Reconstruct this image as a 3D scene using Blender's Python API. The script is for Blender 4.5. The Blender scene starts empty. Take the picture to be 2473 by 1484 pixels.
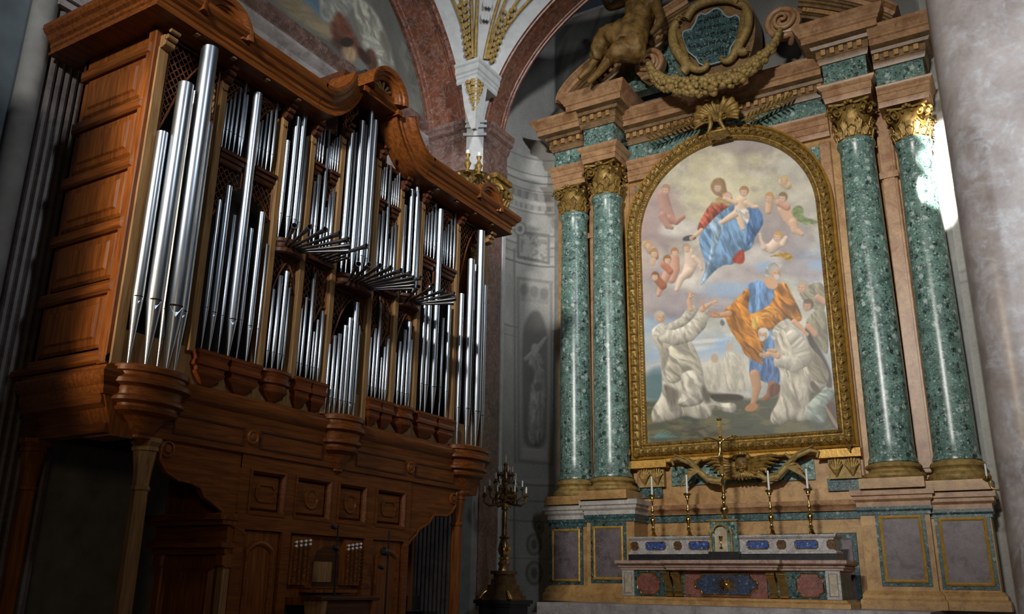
import bpy, bmesh, math, random
import numpy as np
from mathutils import Vector, Matrix
PI = math.pi
SC = bpy.context.scene
COL = SC.collection
rnd = random.Random(7)

# ------------------------------------------------------------------ camera
IMG_W, IMG_H = 2473, 1484
FPX = 2116.85
ROT = np.array([[0.85791259, 0.51358824, 0.01459849],
                [-0.14343836, 0.26669348, -0.95304775],
                [-0.49336744, 0.81553768, 0.30246795]])   # camera right, down, forward in the room's axes
EYE = np.array([0.0, 0.0, 1.7])
cd = bpy.data.cameras.new('camera'); cam = bpy.data.objects.new('camera', cd); COL.objects.link(cam)
cd.sensor_width = 36.0; cd.lens = FPX / IMG_W * 36.0; cd.clip_end = 200
cd.dof.use_dof = True; cd.dof.focus_distance = 17.5; cd.dof.aperture_fstop = 3.6
mw = Matrix.Identity(4)
for i in range(3):
    mw[i][0] = ROT[0][i]; mw[i][1] = -ROT[1][i]; mw[i][2] = -ROT[2][i]; mw[i][3] = EYE[i]
cam.matrix_world = mw
SC.camera = cam
SC.view_settings.view_transform = 'Standard'; SC.view_settings.look = 'None'
SC.view_settings.gamma = 1.0; SC.view_settings.use_curve_mapping = False
SC.view_settings.exposure = 0.0

# ------------------------------------------------------------------ light
w = bpy.data.worlds.new('church_air'); SC.world = w; w.use_nodes = True
w.node_tree.nodes['Background'].inputs[0].default_value = (0.62, 0.78, 1.0, 1)
w.node_tree.nodes['Background'].inputs[1].default_value = 0.014

def area(name, loc, target, sx, sy, power, color, spread=180):
    l = bpy.data.lights.new(name, 'AREA'); l.shape = 'RECTANGLE'; l.size = sx; l.size_y = sy
    l.energy = power; l.color = color; l.spread = math.radians(spread)
    o = bpy.data.objects.new(name, l); COL.objects.link(o); o.location = loc
    o.rotation_euler = (Vector(target) - Vector(loc)).to_track_quat('-Z', 'Y').to_euler()
    return o
# daylight through the high window of the back wall, behind the camera and to its left
area('daylight_back_window', (-2.5, -11.0, 12.0), (-6.3, 18.0, 7.0), 2.4, 1.6, 1050, (1.0, 0.975, 0.92), 60)
# daylight of a clerestory window across the room, on the organ front
area('daylight_side_window', (6.5, 4.0, 13.0), (-9.0, 10.0, 7.0), 1.6, 3.4, 140, (0.84, 0.93, 1.0), 100)
# a shaft of sun that falls on the right end of the chapel
for k, (tx, tz, e) in enumerate(((-.90, 11.35, 90000), (-.94, 10.55, 90000), (-1.12, 9.8, 90000))):
    l = bpy.data.lights.new('sun_shaft', 'SPOT'); l.energy = e; l.spot_size = math.radians(5.2 - .7*k); l.spot_blend = .7; l.shadow_soft_size = .04; l.color = (1.0, .98, .93)
    o = bpy.data.objects.new('sun_shaft', l); COL.objects.link(o); o.location = (.1, 7.0, 15.0)
    o.rotation_euler = (Vector((tx, 19.7, tz)) - Vector(o.location)).to_track_quat('-Z', 'Y').to_euler()
# added strip lamp out of view, brightening the near side of the organ
area('organ_side_fill', (-8.75, 1.7, 5.9), (-9.1, 6.0, 5.8), 0.2, 4.2, 12, (1.0, 0.84, 0.60), 17)
# added fill lamp behind the camera that brightens the near pier
area('near_pier_fill', (1.8, -6.5, 7.0), (.4, 4.0, 3.6), 1.0, 1.6, 46, (0.92, 0.95, 1.0), 30)
# added lamp aimed to brighten the upper curved wall beside the altar
area('curved_wall_fill', (5.0, 2.0, 15.5), (-11.5, 16.8, 12.4), 1.0, 1.0, 85, (0.92, 0.96, 1.0), 34)
# warm lamp of the nave, low behind the camera
area('nave_lamp', (-2.0, 1.0, 3.4), (-6.0, 16.0, 2.0), 0.6, 0.6, 28, (1.0, 0.72, 0.42), 150)

# ------------------------------------------------------------------ pixel helpers
def ray(px, py):
    return ROT.T @ np.array([(px - IMG_W / 2) / FPX, (py - IMG_H / 2) / FPX, 1.0])
def on_y(px, py, Y):
    d = ray(px, py); return EYE + d * (Y / d[1])
def on_x(px, py, X):
    d = ray(px, py); return EYE + d * (X / d[0])
def project(P):
    q = (np.asarray(P, float) - EYE) @ ROT.T
    return IMG_W / 2 + FPX * q[..., 0] / q[..., 2], IMG_H / 2 + FPX * q[..., 1] / q[..., 2]

# ------------------------------------------------------------------ mesh builder
FY = lambda Y: (lambda u, v, d: (u, Y - d, v))      # u along the altar wall, v up, d towards the room
FX = lambda X: (lambda u, v, d: (X + d, u, v))      # u along the organ front, v up, d towards the room
FZ = lambda Z: (lambda u, v, d: (u, v, Z + d))
LOCS = {}
class MB:
    def __init__(s): s.v = []; s.f = []; s.m = []; s.mi = 0
    def add(s, vs, fs):
        n = len(s.v); s.v += [tuple(map(float, p)) for p in vs]
        s.f += [tuple(i + n for i in f) for f in fs]; s.m += [s.mi] * len(fs); return s
    def box(s, x0, x1, y0, y1, z0, z1):
        return s.add([(x0,y0,z0),(x1,y0,z0),(x1,y1,z0),(x0,y1,z0),(x0,y0,z1),(x1,y0,z1),(x1,y1,z1),(x0,y1,z1)],
                     [(0,3,2,1),(4,5,6,7),(0,1,5,4),(1,2,6,5),(2,3,7,6),(3,0,4,7)])
    def fbox(s, fr, u0, u1, v0, v1, d0, d1):
        return s.prism([(u0,v0),(u1,v0),(u1,v1),(u0,v1)], fr, d0, d1)
    def bbox(s, fr, u0, u1, v0, v1, d0, d1, b):        # box with a bevelled front
        vs = [fr(*p) for p in [(u0,v0,d0),(u1,v0,d0),(u1,v1,d0),(u0,v1,d0),(u0,v0,d1-b),(u1,v0,d1-b),(u1,v1,d1-b),(u0,v1,d1-b),
              (u0+b,v0+b,d1),(u1-b,v0+b,d1),(u1-b,v1-b,d1),(u0+b,v1-b,d1)]]
        fs = [(3,2,1,0),(8,9,10,11)]
        for k in range(4):
            j = (k+1) % 4; fs += [(k,j,4+j,4+k),(4+k,4+j,8+j,8+k)]
        return s.add(vs, fs)
    def prism(s, poly, fr, d0, d1):
        n = len(poly)
        vs = [fr(u,v,d0) for u,v in poly] + [fr(u,v,d1) for u,v in poly]
        fs = [tuple(range(n))[::-1], tuple(range(n,2*n))] + [(i,(i+1)%n,n+(i+1)%n,n+i) for i in range(n)]
        return s.add(vs, fs)
    def lathe(s, prof, c, n=20, axis=(0,0,1), a0=0, a1=2*PI, sx=1.0, sy=1.0):
        ax = Vector(axis).normalized()
        q = Vector((0,0,1)).rotation_difference(ax)
        full = abs(a1-a0-2*PI) < 1e-6
        m = n if full else n+1
        vs = []
        for r, z in prof:
            for k in range(m):
                a = a0 + (a1-a0)*k/n
                p = q @ Vector((r*sx*math.cos(a), r*sy*math.sin(a), z))
                vs.append((c[0]+p.x, c[1]+p.y, c[2]+p.z))
        fs = []
        for i in range(len(prof)-1):
            for k in range(n):
                j = (k+1) % m
                fs.append((i*m+k, i*m+j, (i+1)*m+j, (i+1)*m+k))
        fs.append(tuple(range(m))[::-1]); fs.append(tuple((len(prof)-1)*m+k for k in range(m)))
        return s.add(vs, fs)
    def tube(s, pts, r, n=8, flat=1.0):
        P = [Vector(p) for p in pts]; R = r if isinstance(r, (list,tuple)) else [r]*len(P)
        vs = []; ref = None
        for i, p in enumerate(P):
            t = (P[min(i+1,len(P)-1)] - P[max(i-1,0)]).normalized()
            if ref is None:
                ref = Vector((0,0,1)) if abs(t.z) < .9 else Vector((1,0,0))
            a = t.cross(ref)
            if a.length < 1e-5: a = t.orthogonal()
            a.normalize(); b = t.cross(a).normalized(); ref = -b if False else a.cross(t)
            for k in range(n):
                an = 2*PI*k/n
                vs.append(tuple(p + a*(R[i]*math.cos(an)) + b*(R[i]*flat*math.sin(an))))
        fs = [(i*n+k, i*n+(k+1)%n, (i+1)*n+(k+1)%n, (i+1)*n+k) for i in range(len(P)-1) for k in range(n)]
        fs += [tuple(range(n))[::-1], tuple((len(P)-1)*n+k for k in range(n))]
        return s.add(vs, fs)
    def ball(s, c, r, nu=10, nv=7):
        rx, ry, rz = r if isinstance(r, (list,tuple)) else (r,r,r)
        prof = []
        vs = [(c[0],c[1],c[2]-rz)]
        for i in range(1,nv):
            t = -PI/2 + PI*i/nv
            vs += [(c[0]+rx*math.cos(t)*math.cos(2*PI*k/nu), c[1]+ry*math.cos(t)*math.sin(2*PI*k/nu), c[2]+rz*math.sin(t)) for k in range(nu)]
        vs.append((c[0],c[1],c[2]+rz)); L = len(vs)-1
        fs = [(0,1+(k+1)%nu,1+k) for k in range(nu)]
        for i in range(nv-2):
            fs += [(1+i*nu+k,1+i*nu+(k+1)%nu,1+(i+1)*nu+(k+1)%nu,1+(i+1)*nu+k) for k in range(nu)]
        fs += [(1+(nv-2)*nu+k,1+(nv-2)*nu+(k+1)%nu,L) for k in range(nu)]
        return s.add(vs, fs)
    def sweep(s, path, prof, fr, closed=False):
        # path [(u,v)] in the frame's plane, prof [(o,d)]: o along the left-hand normal, d out of the plane
        n = len(path); P = [np.array(p, float) for p in path]; vs = []
        for i in range(n):
            a = P[i]-P[i-1] if (i > 0 or closed) else P[1]-P[0]
            b = P[(i+1)%n]-P[i] if (i < n-1 or closed) else P[-1]-P[-2]
            a = a/np.linalg.norm(a); b = b/np.linalg.norm(b)
            na = np.array([-a[1],a[0]]); nb = np.array([-b[1],b[0]])
            m = na+nb; m = m/max(np.dot(m,na),.25)*1.0 if np.linalg.norm(m) > 1e-6 else na
            for o, d in prof:
                q = P[i]+m*o; vs.append(fr(q[0],q[1],d))
        k = len(prof); fs = []
        for i in range(n if closed else n-1):
            j = (i+1) % n
            fs += [(i*k+t, i*k+(t+1)%k, j*k+(t+1)%k, j*k+t) for t in range(k)]
        if not closed: fs += [tuple(range(k))[::-1], tuple((n-1)*k+t for t in range(k))]
        return s.add(vs, fs)
    def grid(s, fn, nu, nv, cu=False):
        vs = [fn(i/nu, j/nv) for j in range(nv+1) for i in range(nu+1)]
        return s.add(vs, [(j*(nu+1)+i, j*(nu+1)+i+1, (j+1)*(nu+1)+i+1, (j+1)*(nu+1)+i) for j in range(nv) for i in range(nu)])
    def build(s, name, mat, parent=None, smooth=32, recalc=True, base=None):
        me = bpy.data.meshes.new(name)
        V = np.array(s.v)
        if parent is not None:
            org = LOCS[parent.name]
        elif base is not None: org = np.array(base, float)
        else:
            lo = V.min(0); hi = V.max(0); org = np.array([(lo[0]+hi[0])/2,(lo[1]+hi[1])/2,lo[2]])
        me.from_pydata((V-org).tolist(), [], s.f)
        mats = mat if isinstance(mat, (list,tuple)) else [mat]
        for m in mats: me.materials.append(m)
        if len(mats) > 1: me.polygons.foreach_set('material_index', s.m)
        if recalc:
            bm = bmesh.new(); bm.from_mesh(me); bmesh.ops.recalc_face_normals(bm, faces=bm.faces); bm.to_mesh(me); bm.free()
        if smooth:
            me.shade_smooth(); me.set_sharp_from_angle(angle=math.radians(smooth))
        o = bpy.data.objects.new(name, me); COL.objects.link(o)
        if parent is not None: o.parent = parent; LOCS[o.name] = LOCS[parent.name]
        else: o.location = org; LOCS[o.name] = org
        return o

def tag(o, label, cat, group=None, kind=None):
    if label: o['label'] = label
    if cat: o['category'] = cat
    if group: o['group'] = group
    if kind: o['kind'] = kind
    return o
def thing(name, label, cat, loc, group=None):
    o = bpy.data.objects.new(name, None); COL.objects.link(o); o.location = loc; o.empty_display_size = .1
    LOCS[o.name] = np.array(loc, float)
    return tag(o, label, cat, group)
def struct(name, mb, mat, smooth=32):
    o = mb.build(name, mat, smooth=smooth); o['kind'] = 'structure'; return o
def copy_tree(o, delta, parent=None):
    c = o.copy(); COL.objects.link(c)
    if parent is None: c.location = Vector(o.location) + Vector(delta)
    else: c.parent = parent
    for ch in list(o.children): copy_tree(ch, delta, c)
    return c

# ------------------------------------------------------------------ materials
class NT:
    def __init__(s, name):
        m = bpy.data.materials.new(name); m.use_nodes = True; s.m = m; s.t = m.node_tree
        s.b = s.t.nodes['Principled BSDF']; s.co = None
    def n(s, typ, **kw):
        x = s.t.nodes.new(typ)
        for k, v in kw.items():
            if k.startswith('i_'):
                key = k[2:]; key = int(key) if key.isdigit() else key.replace('_',' ')
                x.inputs[key].default_value = v
            else: setattr(x, k, v)
        return x
    def l(s, a, b): s.t.links.new(a, b)
    def coord(s, sc=(1,1,1), out='Object', rot=(0,0,0)):
        if s.co is None: s.co = s.n('ShaderNodeTexCoord')
        mp = s.n('ShaderNodeMapping'); mp.inputs['Scale'].default_value = sc; mp.inputs['Rotation'].default_value = rot
        s.l(s.co.outputs[out], mp.inputs['Vector']); return mp.outputs[0]
    def noise(s, vec, scale, detail=4, rough=.55, dist=0):
        x = s.n('ShaderNodeTexNoise'); x.inputs['Scale'].default_value = scale; x.inputs['Detail'].default_value = detail
        x.inputs['Roughness'].default_value = rough; x.inputs['Distortion'].default_value = dist; s.l(vec, x.inputs['Vector']); return x.outputs['Fac']
    def vor(s, vec, scale, feature='F1', out='Distance', rand=1.0):
        x = s.n('ShaderNodeTexVoronoi', feature=feature); x.inputs['Scale'].default_value = scale; x.inputs['Randomness'].default_value = rand
        s.l(vec, x.inputs['Vector']); return x.outputs[out]
    def ramp(s, fac, stops, interp='LINEAR'):
        x = s.n('ShaderNodeValToRGB'); e = x.color_ramp.elements; x.color_ramp.interpolation = interp
        while len(e) < len(stops): e.new(.5)
        for k, (p, c) in enumerate(stops):
            e[k].position = p; e[k].color = (*c, 1) if len(c) == 3 else c
        s.l(fac, x.inputs['Fac']); return x.outputs['Color']
    def mix(s, a, b, fac, mode='MIX'):
        x = s.n('ShaderNodeMix', data_type='RGBA', blend_type=mode)
        for sock, v in ((x.inputs['Factor'], fac), (x.inputs['A'], a), (x.inputs['B'], b)):
            if isinstance(v, (int,float)): sock.default_value = v
            elif isinstance(v, tuple): sock.default_value = (*v, 1)
            else: s.l(v, sock)
        return x.outputs['Result']
    def bump(s, h, strength=.3, dist=.02):
        x = s.n('ShaderNodeBump'); x.inputs['Strength'].default_value = strength; x.inputs['Distance'].default_value = dist
        s.l(h, x.inputs['Height']); s.l(x.outputs[0], s.b.inputs['Normal'])
    def done(s, color, rough=.5, metal=0.0, spec=.5):
        if isinstance(color, tuple): s.b.inputs['Base Color'].default_value = (*color, 1)
        else: s.l(color, s.b.inputs['Base Color'])
        if isinstance(rough, (int,float)): s.b.inputs['Roughness'].default_value = rough
        else: s.l(rough, s.b.inputs['Roughness'])
        s.b.inputs['Metallic'].default_value = metal
        s.b.inputs['Specular IOR Level'].default_value = spec
        return s.m
def mat_wood(name, dark, mid, light, axis=2, rough=.38):
    t = NT(name); sc = [14,14,14]; sc[axis] = 1.1
    v = t.coord(tuple(sc)); f = t.noise(v, 1.6, 6, .6, .6)
    sc2 = [60,60,60]; sc2[axis] = 2.0
    g = t.noise(t.coord(tuple(sc2)), 1.0, 3)
    c = t.ramp(f, [(.25,dark),(.5,mid),(.78,light)])
    c = t.mix(c, t.ramp(g, [(.35,(.45,.4,.35)),(.6,(1,1,1))]), .35, 'MULTIPLY')
    t.bump(g, .12, .01)
    return t.done(c, rough, 0.0, .28)
def mat_speckle(name, base, dark, light, scale=9, rough=.3):
    # green breccia: a mottled ground crowded with dark and pale chips of many sizes
    t = NT(name); v = t.coord()
    f = t.noise(v, scale*.9, 7, .72, .4)
    c = t.ramp(f, [(.30,dark),(.45,base),(.56,tuple(min(1,x*1.35) for x in base)),(.72,tuple(min(1,x*2.1) for x in base))])
    for sc, lo, amt in ((scale*1.5,.86,.85),(scale*3.6,.80,.75),(scale*7,.78,.6)):
        vv = t.n('ShaderNodeVectorMath', operation='ADD'); nz = t.n('ShaderNodeTexNoise'); nz.inputs['Scale'].default_value = sc*1.5; nz.inputs['Detail'].default_value = 2
        t.l(v, nz.inputs['Vector']); ms = t.n('ShaderNodeVectorMath', operation='SCALE'); ms.inputs[3].default_value = .45/sc; t.l(nz.outputs['Color'], ms.inputs[0]); t.l(v, vv.inputs[0]); t.l(ms.outputs[0], vv.inputs[1])
        cell = t.vor(vv.outputs[0], sc, out='Color'); d = t.vor(vv.outputs[0], sc)
        sep = t.n('ShaderNodeSeparateColor'); t.l(cell, sep.inputs[0])
        chips = t.ramp(sep.outputs[0], [(0,(0,0,0)),(lo,(0,0,0)),(lo+.03,(amt,)*3)]); chips_d = t.ramp(sep.outputs[1], [(0,(0,0,0)),(.68,(0,0,0)),(.72,(amt,)*3)])
        inside = t.ramp(d, [(.30,(1,1,1)),(.52,(0,0,0))])
        c = t.mix(c, tuple(x*.4 for x in dark), t.mix(inside, chips_d, 1.0, 'MULTIPLY'))
        c = t.mix(c, light, t.mix(inside, chips, 1.0, 'MULTIPLY'))
    return t.done(c, rough)
def mat_vein(name, base, alt, vein, scale=2.2, rough=.4, amount=.55, warp=1.4):
    t = NT(name); v = t.coord()
    f = t.noise(v, scale, 7, .66, warp*.5)
    c = t.ramp(f, [(.36,alt),(.5,base),(.66,tuple(min(1,x*1.25) for x in base))])
    g = t.noise(v, scale*1.3, 6, .66, warp*.45)
    vm = t.ramp(g, [(.44,(0,0,0)),(.50,(1,1,1)),(.53,(.25,.25,.25)),(.60,(0,0,0))])
    g2 = t.noise(v, scale*4.5, 4, .7, .3); vm = t.mix(vm, t.ramp(g2, [(.38,(.15,.15,.15)),(.62,(1,1,1))]), 1.0, 'MULTIPLY')
    c = t.mix(c, vein, t.mix(vm, (amount,)*3, 1.0, 'MULTIPLY'))
    h = t.noise(v, scale*14, 3)
    c = t.mix(c, t.ramp(h, [(.3,(.75,.75,.75)),(.7,(1.15,1.15,1.15))]), .5, 'MULTIPLY')
    return t.done(c, rough)
def mat_gold(name, base, dark, rough=.38, metal=.75, scale=10):
    t = NT(name); v = t.coord()
    f = t.noise(v, scale, 5, .6); c = t.ramp(f, [(.3,dark),(.62,base)])
    t.bump(t.noise(v, scale*2.2, 4), .35, .02)
    return t.done(c, rough, metal)
def mat_plain(name, c, rough=.5, metal=0.0, var=.2, scale=6, bump=0):
    t = NT(name); v = t.coord(); f = t.noise(v, scale, 4)
    col = t.ramp(f, [(.3,tuple(x*(1-var) for x in c)),(.7,tuple(min(1,x*(1+var)) for x in c))])
    if bump: t.bump(f, bump, .02)
    return t.done(col, rough, metal)
def mat_paint(name, rough=.75, grain=.12):
    # a painted surface: its pigment is stored on the mesh, plus plaster grain
    t = NT(name); a = t.n('ShaderNodeVertexColor', layer_name='pigment')
    f = t.noise(t.coord(), 18, 4)
    c = t.mix(a.outputs['Color'], t.ramp(f, [(.3,(1-grain,)*3),(.7,(1+grain,)*3)]), 1.0, 'MULTIPLY')
    return t.done(c, rough)

M = {}
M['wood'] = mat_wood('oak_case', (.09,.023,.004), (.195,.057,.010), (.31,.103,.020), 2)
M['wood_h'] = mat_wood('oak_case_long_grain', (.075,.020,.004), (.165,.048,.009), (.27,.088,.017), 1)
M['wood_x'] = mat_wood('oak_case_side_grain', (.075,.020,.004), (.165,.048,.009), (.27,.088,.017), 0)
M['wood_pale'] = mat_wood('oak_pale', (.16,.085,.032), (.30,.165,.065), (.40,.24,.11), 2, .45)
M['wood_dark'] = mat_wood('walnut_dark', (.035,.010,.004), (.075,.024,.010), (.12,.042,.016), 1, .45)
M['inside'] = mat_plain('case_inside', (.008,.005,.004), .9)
def _tin():
    t = NT('tin_pipe_metal'); v = t.coord((30,30,.7)); f = t.noise(v, 1.0, 4)
    c = t.ramp(f, [(.3,(.49,.54,.61)),(.7,(.60,.65,.72))])
    r = t.ramp(t.noise(t.coord((8,8,1.5)), 1.3, 4), [(.3,(.30,)*3),(.7,(.37,)*3)])
    return t.done(c, r, 1.0)
M['tin'] = _tin()
M['tin_dark'] = mat_plain('trumpet_metal', (.17,.17,.18), .38, .9)
M['slot'] = mat_plain('mouth_shadow_gap', (.006,.006,.006), .9)
M['green'] = mat_speckle('green_breccia', (.105,.180,.152), (.028,.056,.052), (.48,.57,.52), 5)
M['green_dark'] = mat_speckle('dark_green_marble', (.040,.085,.085), (.012,.028,.030), (.26,.34,.32), 8)
M['siena'] = mat_vein('siena_marble', (.47,.275,.10), (.35,.175,.06), (.22,.085,.03), 2.4)
M['siena_pink'] = mat_vein('pink_siena_marble', (.42,.240,.118), (.30,.140,.062), (.19,.07,.032), 2.4)
M['siena_brown'] = mat_vein('brown_siena_marble', (.24,.142,.062), (.14,.075,.034), (.07,.033,.016), 3.2)
M['white_m'] = mat_vein('white_marble', (.50,.46,.42), (.40,.36,.33), (.22,.17,.15), 4, amount=.5)
M['purple'] = mat_vein('purple_breccia', (.15,.118,.122), (.08,.058,.064), (.25,.225,.235), 3, amount=.5)
M['rosso'] = mat_vein('red_french_marble', (.20,.068,.036), (.12,.042,.026), (.36,.27,.24), 2.6, amount=.8, warp=2)
M['rosso_dim'] = mat_vein('brown_red_marble', (.155,.085,.068), (.095,.048,.040), (.36,.31,.30), 3.0, amount=.6, warp=2)
M['grey_m'] = mat_vein('grey_veined_marble', (.33,.30,.295), (.22,.19,.185), (.46,.42,.40), 2.4, amount=.5)
M['pier'] = mat_vein('grey_brown_marble', (.27,.235,.215), (.18,.145,.128), (.42,.44,.47), 3.2, amount=.6, warp=1.0, rough=.3)
M['gold'] = mat_gold('old_gilding', (.38,.235,.055), (.12,.065,.018), .5, .4)
M['gold_pale'] = mat_gold('ochre_gilding', (.40,.27,.085), (.20,.125,.038), .6, .2)
M['gold_edge'] = mat_gold('bright_gold_fillet', (.60,.35,.065), (.42,.21,.035), .45, .3)
M['brass'] = mat_plain('polished_brass', (.70,.48,.16), .2, 1.0, .25, 9)
M['bronze'] = mat_plain('dark_bronze', (.24,.155,.07), .32, .8, .4, 9)
M['bronze_angel'] = mat_gold('bronze_painted', (.26,.145,.035), (.075,.038,.010), .6, .2, 5)
M['plaster'] = mat_plain('white_stucco', (.46,.47,.47), .85, 0, .12, 5, .1)
M['plaster_blue'] = mat_plain('pale_blue_stucco', (.36,.43,.46), .85, 0, .12, 5, .1)
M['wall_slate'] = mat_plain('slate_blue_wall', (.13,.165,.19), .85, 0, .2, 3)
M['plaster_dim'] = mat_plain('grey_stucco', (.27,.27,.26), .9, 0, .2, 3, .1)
M['wax'] = mat_plain('candle_wax', (.75,.76,.72), .4, 0, .04)
M['black'] = mat_plain('black_metal', (.012,.012,.014), .45, .3)
M['black_stone'] = mat_plain('black_marble', (.02,.02,.021), .3, 0, .5, 12)
M['wood_lattice'] = mat_wood('walnut_lattice', (.06,.018,.006), (.13,.042,.013), (.20,.07,.022), 2, .45)
M['wood_red'] = mat_wood('red_oak_moulding', (.07,.016,.004), (.145,.036,.008), (.22,.062,.014), 1)
M['flute'] = mat_vein('grey_brown_fluted_marble', (.14,.115,.11), (.09,.072,.07), (.21,.19,.19), 3)
M['slate_blue'] = mat_speckle('blue_black_inlay', (.030,.045,.085), (.010,.014,.025), (.16,.18,.22), 10)
M['lapis'] = mat_speckle('lapis_inlay', (.025,.06,.22), (.01,.02,.08), (.30,.35,.45), 14)
M['red_inlay'] = mat_vein('red_jasper_inlay', (.20,.055,.035), (.10,.03,.02), (.32,.24,.20), 7, amount=.6)
M['brown_inlay'] = mat_plain('agate_inlay', (.10,.05,.025), .3, 0, .6, 20)
M['alabaster'] = mat_vein('alabaster_inlay', (.48,.41,.29), (.38,.30,.20), (.26,.18,.10), 5)
M['altar_w'] = mat_vein('veined_altar_marble', (.47,.44,.42), (.36,.32,.31), (.12,.09,.09), 6, amount=.8)
M['altar_rosa'] = mat_vein('rose_altar_marble', (.40,.25,.19), (.27,.12,.09), (.50,.42,.36), 6, amount=.7)
M['fresco'] = mat_paint('fresco_pigment', .8, .10)
M['canvas'] = mat_paint('oil_pigment', .42, .05)
# ------------------------------------------------------------------ pigment painter (frescoes and the oil painting)
_tab = np.random.RandomState(3).rand(256, 256)
def vnoise(x, y):
    xi = np.floor(x).astype(int); yi = np.floor(y).astype(int); fx = x-xi; fy = y-yi
    fx = fx*fx*(3-2*fx); fy = fy*fy*(3-2*fy)
    g = lambda a, b: _tab[a & 255, b & 255]
    return (g(xi,yi)*(1-fx)+g(xi+1,yi)*fx)*(1-fy)+(g(xi,yi+1)*(1-fx)+g(xi+1,yi+1)*fx)*fy
def fbm(x, y, o=4):
    r = 0; a = .5; t = 0
    for k in range(o):
        r = r+a*vnoise(x*2**k+17*k, y*2**k+31*k); t += a; a *= .55
    return r/t
def lin(c):
    c = np.clip(np.asarray(c, float), 0, None)
    return np.where(c <= .04045, c/12.92, ((c+.055)/1.055)**2.4)
LX, LY = -.5, -.86
def sdf(x, y, poly, normal=False):
    P = np.asarray(poly, float); n = len(P); d = np.full(x.shape, 1e9); ins = np.zeros(x.shape, bool); lam = np.zeros(x.shape)
    for i in range(n):
        ax, ay = P[i]; bx, by = P[(i+1) % n]; ex, ey = bx-ax, by-ay
        t = np.clip(((x-ax)*ex+(y-ay)*ey)/(ex*ex+ey*ey+1e-9), 0, 1)
        vx = ax+t*ex-x; vy = ay+t*ey-y; q = vx*vx+vy*vy
        if normal:
            cl = q < d; lam = np.where(cl, (vx*LX+vy*LY)/np.sqrt(q+1e-6), lam)
        d = np.minimum(d, q)
        c = (ay > y) != (by > y)
        ins ^= c & (x < (bx-ax)*(y-ay)/((by-ay) if by != ay else 1e-9)+ax)
    d = np.sqrt(d); d = np.where(ins, -d, d); lam = np.where(ins, lam, -lam)
    return (d, lam) if normal else d
def smooth_poly(poly, k=2):
    P = [np.array(p, float) for p in poly]
    for _ in range(k):
        Q = []
        for i in range(len(P)):
            a, b = P[i], P[(i+1) % len(P)]; Q += [a*.75+b*.25, a*.25+b*.75]
        P = Q
    return P
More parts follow.
